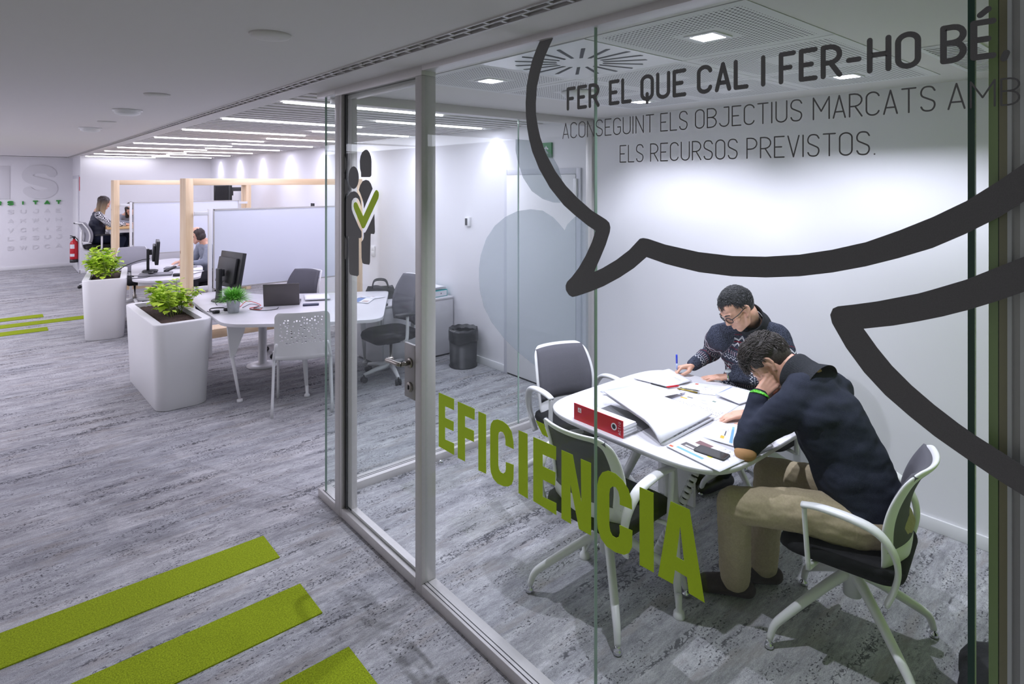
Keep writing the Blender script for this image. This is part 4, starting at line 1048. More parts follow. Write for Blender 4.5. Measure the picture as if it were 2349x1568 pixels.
# black bag on the floor by the right-hand partition
def blob(u, v):
    a = 2 * PI * u; r = 0.5 + 0.5 * math.sin(PI * min(1, v * 1.02))
    rr = math.sin(PI * (0.08 + 0.92 * v) / 1.0) ** 0.7 if v < 0.999 else 0.02
    return (0.19 * rr * math.cos(a) * (1 + 0.12 * math.sin(3 * a)), 0.13 * rr * math.sin(a) * (1 + 0.1 * math.cos(5 * a)), 0.17 * (1 - math.cos(PI * v)) / 2 + 0.01 * math.sin(7 * a) * math.sin(PI * v))
o = MB().grid(blob, 28, 12).build('backpack', mat('black_bag_cloth', (30, 30, 33), 0.8, bump=(60, 0.6)), loc=(2.86, 0.53, 0)); tag(o, 'black cloth bag on the carpet cut by the bottom edge of the frame', 'bag')
# ================================================================ open office behind
def planter(name_loc, rz, label, w=0.46, d=1.26, h=0.745):
    p = empty('planter', name_loc, R(rz), label, 'planter', 'white planters along the corridor')
    m = MB(); rings = []
    for (z, s, r) in ((0.0, -0.035, 0.10), (0.008, -0.028, 0.10), (h - 0.006, 0.0, 0.085), (h, -0.003, 0.085), (h, -0.068, 0.03), (h - 0.07, -0.070, 0.03)):
        rings.append([(x, y, z) for x, y in rrect(-w / 2 - s, w / 2 + s, -s, d + s, r + 0.0, 7)])
    k = len(rings[0])
    rings = [[((x if True else x), y, z) for x, y, z in r_] for r_ in rings]
    for (z, s, r), idx in zip(((0.0, 0.035, 0.10), (0.008, 0.028, 0.10), (h - 0.006, 0.0, 0.085), (h, 0.003, 0.085), (h, 0.068, 0.03), (h - 0.07, 0.070, 0.03)), range(6)):
        m.v += [(x, y, z) for x, y in rrect(-w / 2 + s, w / 2 - s, s, d - s, r, 7)]
    for r_ in range(5):
        for i in range(k):
            m.f.append((r_ * k + i, r_ * k + (i + 1) % k, (r_ + 1) * k + (i + 1) % k, (r_ + 1) * k + i)); m.mi.append(0); m.sm.append(r_ < 2)
    m.f.append(tuple(reversed(range(k)))); m.mi.append(0); m.sm.append(False)
    m.build('tub', PLW, p)
    rnd = random.Random(5)
    hs = [[0.012 * rnd.random() for _ in range(31)] for _ in range(19)]
    def soil(u, v):
        return (-(w / 2 - 0.066) + (w - 0.132) * u, 0.066 + (d - 0.132) * v, h - 0.052 + hs[int(round(u * 18))][int(round(v * 30))] + 0.01 * math.sin(PI * u))
    so = MB().grid(soil, 18, 30).build('soil', SOIL, p)
    so['kind'] = 'stuff'
    return p
pa = planter((1.262, 5.785, 0), 1.5, 'white planter with a lime plant, nearest the camera')
pb = planter((1.055, 8.93, 0), -9, 'white planter with a lime plant, farther down the corridor')

def leafy(root_loc, label, spread, height, nst, seed, group='lime plants in the planters', lean=(0, 0)):
    rnd = random.Random(seed)
    p = empty('leafy_plant', root_loc, 0, label, 'plant', group)
    st, lf = MB(), MB()
    for s in range(nst):
        a = rnd.uniform(0, 2 * PI); rr = spread * math.sqrt(rnd.random())
        b = Vector((0.06 * math.cos(a) + rnd.uniform(-.03, .03), (0.25 * rr / spread * math.sin(a)) * 0.8, 0))
        tip = Vector((rr * math.cos(a) * 0.9 + lean[0], rr * math.sin(a) * 1.25 + lean[1], height * rnd.uniform(0.45, 1.0) * (1 - 0.35 * (rr / spread) ** 2)))
        mid = b.lerp(tip, 0.5) + Vector((0, 0, 0.05))
        path = bez([b, mid, tip], 5)
        st.tube(path, [0.0032 - 0.0018 * i / (len(path) - 1) for i in range(len(path))], 5)
        for k in range(19):
            t = rnd.uniform(0.25, 1.0)
            base = Vector(path[min(len(path) - 1, int(t * (len(path) - 1)))])
            az = rnd.uniform(0, 2 * PI); el = rnd.uniform(-0.5, 0.7)
            d = Vector((math.cos(az) * math.cos(el), math.sin(az) * math.cos(el), math.sin(el)))
            L_ = rnd.uniform(0.036, 0.062); side = d.cross(Vector((0, 0, 1))).normalized(); upv = side.cross(d)
            st.tube([base, base + d * 0.03], 0.0011, 4)
            o = base + d * 0.03
            # toothed three-lobed leaflet, folded along the rib
            out = [(0, 0, 0), (.12, .42, .05), (.42, .62, .12), (.55, .46, .06), (.80, .44, .08), (.88, .22, .04), (1.08, 0, -.12)]
            V = [o + d * (L_ * x) + side * (L_ * y) + upv * (L_ * z) for x, y, z in out] + [o + d * (L_ * x) - side * (L_ * y) + upv * (L_ * z) for x, y, z in out[1:-1]] + [o + d * L_ * 0.5]
            ring = [0, 1, 2, 3, 4, 5, 6, 11, 10, 9, 8, 7]
            lf.add(V, [(12, ring[i], ring[(i + 1) % 12]) for i in range(12)], True)
    st.build('stem', STEM, p, fix=False)
    lf.build('foliage', LEAF, p, fix=False)
    return p
leafy((1.30, 6.42, 0.70), 'loose lime green leafy plant in the near planter', 0.25, 0.36, 26, 11, lean=(0.02, 0.02))
leafy((1.13, 9.50, 0.70), 'dense lime green leafy plant in the far planter', 0.22, 0.46, 34, 23, lean=(-0.03, 0.0))

def poly_desk(name, pts, label, group, z=0.74, th=0.028):
    d = empty(name, (0, 0, 0), 0, label, 'desk', group)
    top = MB().prism(pts, z - th, z, 'z').build('desktop', LAM, d, bevel=0.004)
    return d
def rounded(pts, r, n=5):
    """round every corner of a convex-ish polygon"""
    out = []; N_ = len(pts)
    for i in range(N_):
        p, a, b = Vector(pts[i]), Vector(pts[i - 1]), Vector(pts[(i + 1) % N_])
        ri = r[i] if isinstance(r, (list, tuple)) else r
        da, db = (a - p), (b - p)
        k = min(ri, da.length * .45, db.length * .45)
        s, e = p + da.normalized() * k, p + db.normalized() * k
        for j in range(n + 1):
            t = j / n
            q = s * (1 - t) ** 2 + p * 2 * t * (1 - t) + e * t * t
            out.append((q.x, q.y))
    return out
DA = rounded([(1.495, 5.50), (1.80, 5.27), (2.30, 4.97), (2.62, 4.80), (3.36, 6.02), (2.82, 6.31), (2.16, 6.72), (2.06, 7.18), (1.90, 7.22), (1.58, 7.20), (1.53, 6.4)], [0.22, 0.1, 0.1, 0.16, 0.10, 0.1, 0.2, 0.2, 0.1, 0.1, 0.1])
da = poly_desk('office_desk', DA, 'large white wave desk beside the near planter', 'white office desks')
MB().lathe([(0.16, 0.0), (0.16, 0.012), (0.10, 0.02), (0.043, 0.03), (0.041, 0.69), (0.10, 0.70), (0.10, 0.712)], (2.19, 6.62, 0), 28).build('pedestal', STW, da)
lg = MB().prism([(1.56, 0.70), (1.72, 0.70), (1.70, 0.62), (1.62, 0.42), (1.585, 0.42)], 5.62, 5.65, 'y')
lg.tube([(1.60, 5.635, 0.44), (1.66, 5.66, 0.10), (1.675, 5.665, 0.03)], [0.018, 0.012, 0.011], 10).lathe([(0.024, 0.02), (0.026, 0.006), (0.026, 0.0)], (1.676, 5.665, 0), 16)
lg.build('leg', STW, da)
def desk_leg(par, top, bot, r=(0.034, 0.011)):
    m = MB().tube([top, bot], list(r), 12, flat=(1.25, .7)).lathe([(0.013, 0.10), (0.013, 0.03), (0.025, 0.018), (0.026, 0.0)], (bot[0], bot[1], 0), 16)
    m.build('leg', STW, par)
desk_leg(da, (2.22, 5.62, 0.70), (2.18, 5.40, 0.03)); desk_leg(da, (2.55, 5.45, 0.70), (2.45, 5.03, 0.03)); desk_leg(da, (2.9, 5.75, 0.70), (3.05, 5.98, 0.03))
MB().prism([(1.75, 5.75), (2.6, 5.25), (2.62, 5.29), (1.77, 5.79)], 0.66, 0.712, 'z').build('beam', STW, da)
DB = rounded([(1.32, 8.72), (1.50, 8.50), (1.80, 8.40), (2.03, 8.48), (2.30, 9.46), (2.36, 10.5), (2.2, 10.82), (1.75, 10.62), (1.55, 10.32), (1.44, 9.6)], [0.15, 0.1, 0.1, 0.1, 0.12, 0.2, 0.1, 0.1, 0.1, 0.1])
db = poly_desk('office_desk', DB, 'white wave desk behind the far planter, in front of the bald man', 'white office desks')
MB().lathe([(0.16, 0.0), (0.16, 0.012), (0.10, 0.02), (0.043, 0.03), (0.041, 0.69), (0.10, 0.712)], (1.95, 9.9, 0), 24).build('pedestal', STW, db)
desk_leg(db, (1.62, 8.95, 0.70), (1.48, 8.72, 0.03)); desk_leg(db, (1.95, 8.75, 0.70), (2.02, 8.62, 0.03))
MB().prism([(1.40, 8.85), (1.95, 8.65), (1.97, 8.70), (1.42, 8.90)], 0.64, 0.712, 'z').build('beam', STW, db)

# timber portal frames carrying whiteboards
def portal(x0, x1, y0, y1, zt, label):
    f = empty('timber_frame', ((x0 + x1) / 2, y0, 0), 0, label, 'timber frame', 'pine portal frames over the desks')
    ox, oy = (x0 + x1) / 2, y0
    MB().box(x0 - ox, x0 - ox + 0.078, 0, y1 - oy, 0.0, zt).build('post', PINE_Z, f, bevel=0.002)
    MB().box(x1 - ox - 0.085, x1 - ox, 0, y1 - oy, 0.0, zt - 0.075).build('post', PINE_Z, f, bevel=0.002)
    MB().box(x0 - ox + 0.0785, x1 - ox, 0, y1 - oy, zt - 0.075, zt).build('beam', PINE_X, f, bevel=0.002)
    MB().box(x0 - ox + 0.0785, x1 - ox - 0.0855, 0.02, y1 - oy, 0.20, 0.30).build('lower_beam', PINE_X, f, bevel=0.002)
    return f
portal(1.60, 3.69, 7.30, 7.56, 1.988, 'pine portal frame behind the near desk, its post in front of the bald man')
portal(1.487, 3.60, 11.5, 11.8, 1.978, 'pine portal frame behind the far desk, its post in front of the standing table')
WB = mat('whiteboard_enamel', (226, 229, 240), 0.22)
def whiteboard(x0, x1, y, z0, z1, xl, label):
    b = empty('whiteboard', ((x0 + x1) / 2, y, 0), 0, label, 'whiteboard', 'whiteboards in the pine frames')
    o = (x0 + x1) / 2
    MB().box(x0 - o, x1 - o, 0.0, 0.016, z0, z1).build('panel', WB, b)
    m = MB()
    m.box(x0 - o - .004, x1 - o + .004, -0.004, 0.02, z1 - 0.012, z1 + 0.006).box(x0 - o - .004, x1 - o + .004, -0.004, 0.02, z0 - 0.006, z0 + 0.010)
    m.box(x0 - o - .006, x0 - o + .006, -0.004, 0.02, z0, z1).box(x1 - o - .006, x1 - o + .006, -0.004, 0.02, z0, z1)
    m.build('frame', ALU, b)
    MB().box(x0 - o - 0.055, x0 - o - 0.018, 0.0, 0.035, 0.02, z1 + 0.005).build('post', STW, b, bevel=0.002)
    for z in (z0 + 0.02, z1 - 0.045):
        MB().box(xl - o, x0 - o - 0.055, 0.004, 0.03, z - 0.02, z + 0.025).build('rail', STW, b, bevel=0.002)
    MB().box(x1 - o, x1 - o + 0.16, 0.004, 0.03, z1 - 0.06, z1 - 0.02).build('rail', STW, b, bevel=0.002)
    return b
whiteboard(1.875, 3.47, 7.26, 0.76, 1.645, 1.679, 'large whiteboard hung in the near pine frame')
whiteboard(1.75, 3.36, 11.44, 0.77, 1.618, 1.566, 'large whiteboard hung in the far pine frame')

# perforated plastic side chair
pc = empty('side_chair', (2.075, 5.217, 0), R(-23.5), 'white side chair with a pierced plastic back, standing before the wave desk', 'chair')
rnd = random.Random(3)
def pmat():
    m = bpy.data.materials.new('pierced_white_plastic'); m.use_nodes = True
    m.node_tree.nodes['Principled BSDF'].inputs['Base Color'].default_value = srgb(224, 224, 224)
    m.node_tree.nodes['Principled BSDF'].inputs['Roughness'].default_value = 0.4
    return m
PM = pmat()
def shell(u, v):                        # v 0 front edge of seat .. 1 top of back
    x = (u * 2 - 1)
    if v < 0.46:
        t = v / 0.46
        y = 0.22 - 0.40 * t; z = 0.445 - 0.015 * math.sin(PI * t) + 0.0
        w = 0.215 + 0.015 * t
        z += 0.02 * x * x
    elif v < 0.58:
        t = (v - 0.46) / 0.12; a = t * R(80)
        y = -0.18 - 0.055 * math.sin(a); z = 0.445 + 0.06 * (1 - math.cos(a)); w = 0.23
        z += 0.02 * x * x * (1 - t); y += 0.04 * x * x * t
    else:
        t = (v - 0.58) / 0.42
        y = -0.234 - 0.06 * t - 0.02 * t * t; z = 0.495 + 0.375 * t; w = 0.23 - 0.012 * t
        y += 0.04 * x * x
        if t > 0.85: w -= 0.03 * ((t - 0.85) / 0.15) ** 3
    return Vector((x * w, y, z))
NU, NV = 130, 250
holes_ = []
while len(holes_) < 96:
    hu, hv, hr = rnd.uniform(0.10, 0.90), rnd.uniform(0.70, 0.955), rnd.choice((0.004, 0.005, 0.006, 0.0075))
    if all(math.hypot((hu - a) * 0.45, (hv - b) * 0.9) > hr + c + 0.006 for a, b, c in holes_): holes_.append((hu, hv, hr))
m = MB()
P = [[shell(i / NU, j / NV) for j in range(NV + 1)] for i in range(NU + 1)]
idx = lambda i, j: i * (NV + 1) + j
keep = []
for i in range(NU):
    for j in range(NV):
        c = (P[i][j] + P[i + 1][j + 1]) / 2
        u, v = (i + .5) / NU, (j + .5) / NV
        hit = any(math.hypot((u - hu) * 0.45, (v - hv) * 0.9) < hr for hu, hv, hr in holes_)
        if not hit: keep.append((idx(i, j), idx(i + 1, j), idx(i + 1, j + 1), idx(i, j + 1)))
m.add([p for r_ in P for p in r_], keep, True)
o = m.build('shell', PM, pc, fix=False)
sol = o.modifiers.new('wall', 'SOLIDIFY'); sol.thickness = 0.008
for s in (-1, 1):
    MB().tube(bez([(0.20 * s, -0.30, 0.62), (0.225 * s, -0.25, 0.50), (0.228 * s, -0.22, 0.42), (0.24 * s, -0.245, 0.0)], 4), 0.0115, 10).build('leg', STW, pc)
    MB().tube(bez([(0.225 * s, -0.18, 0.425), (0.222 * s, 0.15, 0.425), (0.222 * s, 0.20, 0.40), (0.226 * s, 0.235, 0.0)], 4), 0.0115, 10).build('leg', STW, pc)

# office swivel chair by the credenza
def swivel_chair(loc, rz, label, seat_m=BLACKF, back_m=GREYF, group=None, seat_h=0.47, high=False, top=1.0):
    t = empty('swivel_chair', loc, R(rz), label, 'chair', group)
    pts = rrect(-0.24, 0.24, -0.22, 0.25, 0.10, 6); m = MB(); k = len(pts)
    for (s, z) in ((0.80, seat_h - 0.085), (0.97, seat_h - 0.06), (1.0, seat_h - 0.03), (0.97, seat_h - 0.004), (0.8, seat_h + 0.004)):
        m.v += [(x * s, y * s, z - (0.03 * max(0, (y - 0.1) / 0.15) if s > .9 else 0)) for x, y in pts]
    for r_ in range(4):
        for i in range(k):
            m.f.append((r_ * k + i, r_ * k + (i + 1) % k, (r_ + 1) * k + (i + 1) % k, (r_ + 1) * k + i)); m.mi.append(0); m.sm.append(True)
    m.f.append(tuple(range(4 * k, 5 * k))); m.mi.append(0); m.sm.append(True)
    m.f.append(tuple(reversed(range(k)))); m.mi.append(0); m.sm.append(True)
    m.build('seat', seat_m, t)
    MB().box(-0.10, 0.10, -0.13, 0.10, seat_h - 0.125, seat_h - 0.07).build('mechanism', BLACKP, t, bevel=0.012)
    def bk(u, v):
        x = u * 2 - 1; w = 0.215 + 0.01 * math.sin(PI * v) - 0.035 * v ** 3
        return (x * w, -0.225 + 0.03 * math.sin(PI * v) - 0.09 * v * v + 0.05 * x * x, seat_h + 0.06 + (top - 0.53) * v)
    MB().grid(bk, 12, 14, thick=0.03).build('backrest', back_m, t, bevel=0)
    def rim(u, v):
        p = Vector(bk(u, v)); return p + Vector((0, -0.028, 0))
    ol = [(i / 10, 0) for i in range(11)] + [(1, j / 10) for j in range(1, 11)] + [(1 - i / 10, 1) for i in range(1, 11)] + [(0, 1 - j / 10) for j in range(1, 10)]
    MB().tube([rim(u, v) for u, v in ol], 0.011, 8, closed=True).build('back_frame', PLW, t)
    MB().tube(bez([(0, -0.06, seat_h - 0.10), (0, -0.22, seat_h - 0.08), (0, -0.265, seat_h + 0.04), (0, -0.262, seat_h + 0.25)], 4), 0.03, 10, flat=(1.4, .6)).build('spine', PLW, t)
    for s in (-1, 1):
        a = MB().tube(bez([(0.15 * s, -0.02, seat_h - 0.085), (0.26 * s, -0.02, seat_h - 0.07), (0.285 * s, -0.02, seat_h + 0.02), (0.285 * s, -0.02, seat_h + 0.18)], 4), 0.016, 8).build('arm_support', PLW, t)
        MB().prism(rrect(-0.035, 0.035, -0.13, 0.10, 0.03, 4), 0, 0.022, 'z').build('armrest', BLACKP, t, bevel=0.004, loc=(0.285 * s, 0.01, seat_h + 0.18))
    MB().lathe([(0.028, 0.10), (0.028, seat_h - 0.28), (0.016, seat_h - 0.27), (0.016, seat_h - 0.10)], n=16).build('gas_column', STEEL, t)
    if high:
        m = MB(); m.tube([(0.2 * math.cos(2 * PI * i / 28), 0.2 * math.sin(2 * PI * i / 28), 0.36) for i in range(28)], 0.010, 8, closed=True)
        for q in range(3):
            a = 2 * PI * q / 3; m.tube([(0.02 * math.cos(a), 0.02 * math.sin(a), 0.36), (0.2 * math.cos(a), 0.2 * math.sin(a), 0.36)], 0.008, 8)
        m.build('foot_ring', CHROME, t)
    for q in range(5):
        a = 2 * PI * q / 5 + 0.35; c, s = math.cos(a), math.sin(a)
        lg = MB().tube([(0.02 * c, 0.02 * s, 0.115), (0.17 * c, 0.17 * s, 0.10), (0.30 * c, 0.30 * s, 0.075)], [0.026, 0.021, 0.015], 10).build('base_arm', STW, t)
        w = MB()
        for e in (-1, 1):
            w.tube([(0.30 * c - s * 0.008 * e, 0.30 * s + c * 0.008 * e, 0.028), (0.30 * c - s * 0.026 * e, 0.30 * s + c * 0.026 * e, 0.028)], 0.028, 14)
        w.tube([(0.30 * c, 0.30 * s, 0.028), (0.30 * c, 0.30 * s, 0.075)], 0.007, 8)
        w.build('caster', BLACKP, lg)
    return t
swivel_chair((3.05, 5.42, 0), 90, 'swivel chair with black seat and grey back beside the credenza', top=0.98)
swivel_chair((2.62, 6.93, 0), 118, 'grey backed swivel chair between the wave desk and the near whiteboard', top=0.90, seat_m=GREYF)
swivel_chair((1.70, 11.02, 0), 178, 'swivel chair with light grey mesh back behind the far desk', back_m=MESHL, top=0.90)
swivel_chair((2.60, 9.97, 0), 82, 'swivel chair under the bald man in the grey shirt', back_m=MESHL, top=0.98)
swivel_chair((1.50, 13.45, 0), -82, 'high stool chair under the woman in the checked shirt', back_m=MESHL, top=0.88, seat_h=0.80, high=True)
swivel_chair((2.12, 14.36, 0), 178, 'high stool chair under the woman in the grey sweater', back_m=MESHL, top=0.86, seat_h=0.80, high=True)

# high timber table
st = empty('standing_table', (2.2, 13.6, 0), 0, 'high oak topped table with white steel legs where two women work', 'table')
MB().box(-0.60, 0.9, -0.42, 0.42, 1.08, 1.12).build('tabletop', OAK, st, bevel=0.003)
MB().box(-0.54, 0.84, -0.37, 0.37, 1.01, 1.08).build('apron', STW, st)
for x in (-0.5, 0.8):
    for y in (-0.36, 0.36):
        MB().box(x - 0.035, x + 0.035, y - 0.035, y + 0.035, 0, 1.02).build('leg', STW, st, bevel=0.004)
# credenza
cr = empty('credenza', (3.10, 5.66, 0), 0, 'low white cabinet along the rear wall behind the swivel chair', 'cabinet')
MB().box(0, 0.88, 0.0, 0.62, 0.02, 0.63).build('carcass', LAM, cr, bevel=0.003)
MB().box(-0.006, 0.884, -0.006, 0.626, 0.632, 0.652).build('top', LAM, cr, bevel=0.003)
MB().box(-0.016, -0.001, 0.008, 0.612, 0.04, 0.62).build('door', LAM, cr, bevel=0.002)
MB().box(0.04, 0.84, 0.03, 0.58, 0.0, 0.02).build('plinth', ALU_D, cr)
# bin
bn = empty('waste_bin', (3.805, 5.225, 0), 0, 'black round waste bin with a bin liner by the rear wall', 'bin')
MB().lathe([(0.148, 0.0), (0.150, 0.012), (0.140, 0.014), (0.152, 0.40), (0.147, 0.40), (0.135, 0.02)], n=32, cap=True).build('bucket', mat('black_bin', (32, 34, 36), 0.4), bn)
rnd = random.Random(8)
def liner(u, v):
    a = 2 * PI * u
    if v < 0.5: r = 0.1575 + 0.0025 * math.sin(9 * a + 5 * v); z = 0.27 + 0.27 * v / 1.0 + 0.012 * math.sin(3 * a) * (1 - 2 * v)
    else: r = 0.152 - 0.05 * (v - .5); z = 0.405 - 0.30 * (v - 0.5) + 0.004 * math.sin(11 * a)
    return (r * math.cos(a), r * math.sin(a), z)
MB().grid(liner, 48, 8).build('liner', mat('black_bin_liner', (36, 38, 41), 0.25, bump=(40, 0.5)), bn, fix=False)

# things on the near desk
def ring_pts(c, r, n=12): return [(c[0] + r * math.cos(2 * PI * i / n), c[1] + r * math.sin(2 * PI * i / n)) for i in range(n)]
def monitor(loc, rz, label, w=0.43, h=0.35, z0=0.10, tilt=-8):
    t = empty('monitor', loc, R(rz), label, 'monitor', 'computer monitors')
    T = Matrix.Translation((0, 0.05, z0)) @ Matrix.Rotation(R(tilt), 4, 'X')
    m = MB().box(-w / 2, w / 2, -0.022, 0.02, 0, h); m.xf(T); pan = m.build('panel', BLACKP, t, bevel=0.004)
    m = MB().box(-w / 2 + 0.03, w / 2 - 0.05, -0.055, -0.022, 0.04, h - 0.06); m.xf(T); m.build('rear_housing', BLACKP, t, bevel=0.008)
    m = MB().box(-w / 2 + 0.018, w / 2 - 0.018, 0.0201, 0.021, 0.02, h - 0.018); m.xf(T); m.build('screen', mat('dark_screen', (20, 21, 24), 0.1), t)
    MB().box(-0.035, 0.035, -0.065, -0.03, 0.012, z0 + 0.20).build('stand', BLACKP, t, bevel=0.006)
    MB().box(-0.03, 0.03, -0.035, 0.0, z0 + 0.12, z0 + 0.19).build('mount', BLACKP, t, bevel=0.004)
    MB().lathe([(0.11, 0), (0.11, 0.008), (0.10, 0.014), (0.0, 0.016)], (0, -0.02, 0), 28, 1, 0.85, cap=False).build('base', BLACKP, t)
    return t
ZD = 0.7405
monitor((1.80, 6.62, ZD), -78, 'black monitor seen from behind on the near desk', z0=0.13, h=0.36, tilt=-10)
monitor((1.66, 9.45, ZD), -99, 'thin dark monitor seen edge-on on the far desk', w=0.46, h=0.31, z0=0.10, tilt=-4)
# potted grass
pg = empty('potted_plant', (1.705, 5.95, ZD), 0, 'small bushy grass plant in a zinc pot on the near desk', 'plant')
MB().lathe([(0.046, 0.0), (0.048, 0.004), (0.062, 0.118), (0.066, 0.122), (0.062, 0.126), (0.058, 0.118), (0.05, 0.10)], n=28).build('pot', ZINC, pg)
rnd = random.Random(4); m = MB()
for k in range(520):
    a = rnd.uniform(0, 2 * PI); el = rnd.uniform(0.05, 1.35); L_ = rnd.uniform(0.11, 0.185)
    b = Vector((0.03 * math.cos(a) * rnd.random(), 0.03 * math.sin(a) * rnd.random(), 0.11))
    d = Vector((math.cos(a) * math.cos(el), math.sin(a) * math.cos(el), math.sin(el)))
    s = Vector((-math.sin(a), math.cos(a), 0)) * 0.0045
    p1 = b + d * L_ * 0.6; p2 = b + d * L_ + Vector((0, 0, -0.03))
    m.add([b - s * .5, b + s * .5, p1 + s, p1 - s, p2], [(0, 1, 2, 3), (3, 2, 4)], True)
m.build('foliage', LEAF2, pg, fix=False)
# laptop seen from behind
lp = empty('laptop', (2.155, 5.965, ZD), R(-25.6), 'open dark laptop seen from behind its lid on the near desk', 'laptop')
MB().box(-0.165, 0.165, 0.0, 0.23, 0.0, 0.018).build('base', mat('laptop_shell', (86, 82, 82), 0.3, 0.3), lp, bevel=0.003)
m = MB().box(-0.165, 0.165, -0.006, 0.0, 0.0, 0.215); m.xf(Matrix.Translation((0, 0, 0.014)) @ Matrix.Rotation(R(14), 4, 'X')); m.build('lid', MATS['laptop_shell'], lp, bevel=0.002)
MB().box(-0.15, 0.15, 0.03, 0.13, 0.018, 0.0195).build('keyboard', BLACKP, lp)
def cable(pts, r, lab, m=BLACKP, cat='cable'):
    p0 = Vector(pts[0]); o = MB().tube([Vector(p) - p0 for p in bez(pts, 6)], r, 6).build('cable', m, loc=p0); tag(o, lab, cat, 'loose cables on the desks'); return o
ORANGE = mat('red_cable', (205, 70, 55), 0.5)
z = ZD + 0.004
cable([(1.93, 5.92, z), (1.86, 5.98, z), (1.93, 5.84, z), (2.05, 5.82, z), (2.10, 5.90, z)], 0.003, 'black cable looping in front of the laptop')
cable([(1.83, 6.10, z), (1.93, 6.17, z + .01), (1.98, 6.08, z), (1.90, 6.0, z), (1.98, 5.97, z)], 0.003, 'black cable between the zinc pot and the laptop')
cable([(1.82, 6.15, z), (1.92, 6.24, z + .03), (2.00, 6.10, z), (1.87, 6.02, z), (1.92, 5.90, z), (1.96, 5.95, z)], 0.0032, 'red cable tangled beside the laptop', ORANGE)
cable([(1.80, 6.62, ZD + .2), (1.72, 6.55, ZD + .12), (1.68, 6.42, z), (1.75, 6.25, z)], 0.003, 'black cable hanging from the back of the near monitor')
def headset(loc, rz, lab):
    t = empty('headset', loc, R(rz), lab, 'headset', 'headsets on the desks')
    for s in (-1, 1):
        MB().lathe([(0.0, 0.0), (0.030, 0.002), (0.034, 0.012), (0.030, 0.024), (0.0, 0.026)], (0.062 * s, 0, 0), 18, cap=False).build('ear_cup', BLACKP, t)
    MB().tube(bez([(-0.062, 0.0, 0.015), (-0.07, 0.07, 0.018), (0, 0.13, 0.02), (0.07, 0.07, 0.018), (0.062, 0, 0.015)], 5), 0.006, 8).build('headband', BLACKP, t)
    MB().tube(bez([(-0.062, 0, 0.02), (-0.12, -0.03, 0.022), (-0.16, 0.0, 0.035)], 5), 0.0035, 6).build('microphone', BLACKP, t)
headset((1.63, 6.05, ZD), 25, 'black headset lying beside the zinc pot')
headset((1.60, 9.05, ZD + 0.02), 60, 'black headset lying on the closed laptop of the far desk')
sheet('notebook', [(2.41, 6.02), (2.50, 6.27), (2.72, 6.16), (2.63, 5.91)], ZD, 'white open notebook on the near desk beside the laptop', cat='notebook', thick=0.012)
o = MB().prism(rrect(-0.075, 0.075, -0.035, 0.035, 0.012, 4), 0, 0.014, 'z').build('calculator', mat('dark_blue_plastic', (44, 48, 74), 0.35), bevel=0.003, loc=(2.38, 5.80, ZD)); o.rotation_euler = (0, 0, R(-25)); tag(o, 'dark blue pocket device near the edge of the wave desk', 'device')
sheet('magazine', [(2.74, 5.68), (2.90, 5.82), (3.0, 5.67), (2.84, 5.50)], ZD, 'magazine with a blue cover near the end of the wave desk', cat='magazine', m=print_mat('glossy_print', 'glossy'), thick=0.004)
sheet('magazine', [(2.93, 5.86), (3.05, 5.80), (3.13, 5.68), (2.98, 5.67)], ZD, 'greyish magazine at the end of the wave desk', cat='magazine', m=print_mat('photo_print_two', 'photo'), thick=0.004)
# on the credenza
bx = empty('box_file', (3.80, 5.76, 0.652), R(6), 'teal and white box file on the credenza', 'box file')
MB().box(-0.15, 0.15, -0.04, 0.26, 0.0, 0.075).build('case', mat('teal_card', (52, 168, 168), 0.5), bx, bevel=0.002)
MB().box(-0.10, 0.14, -0.0425, -0.04, 0.008, 0.066).build('spine_label', PAPER, bx)
MB().box(0.05, 0.06, -0.0435, -0.042, 0.03, 0.045).build('mark', ALU_D, bx)
for i in range(4):
    o = sheet('paper_sheaf', [(3.66 + .01 * i, 5.73 - .01 * i), (3.67, 5.99), (3.94, 5.97 + .005 * i), (3.95 - .012 * i, 5.74)], 0.729 + 0.0075 * i, ['lowest', 'second lowest', 'second', 'topmost'][i] + ' sheaf of loose paper stacked on the teal box file', thick=0.006, group='sheaves of paper on the credenza', curl=lambda u, v: 0.004 * math.sin(3 * u + i))
hb = empty('handbag', (3.30, 6.10, 0.652), R(-30), 'black leather handbag on the credenza behind the desk end', 'bag')
def bagf(u, v):
    a = 2 * PI * u; k = math.sin(PI * min(1, v)) if v < 1 else 0
    return (0.20 * math.cos(a) * (1 - 0.3 * v), 0.085 * math.sin(a) * (1 - 0.55 * v), 0.13 * v + 0.012 * math.sin(4 * a) * v)
HBM = mat('black_leather', (26, 25, 27), 0.4, bump=(40, 0.4))
MB().grid(bagf, 28, 8).add([bagf(i / 28, 1) for i in range(28)], [tuple(range(28))], True).build('body', HBM, hb)
for s in (-1, 1):
    MB().tube(bez([(-0.09, 0.03 * s, 0.12), (-0.06, 0.05 * s, 0.20), (0.05, 0.05 * s, 0.20), (0.09, 0.03 * s, 0.12)], 5), 0.008, 8).build('strap', HBM, hb)
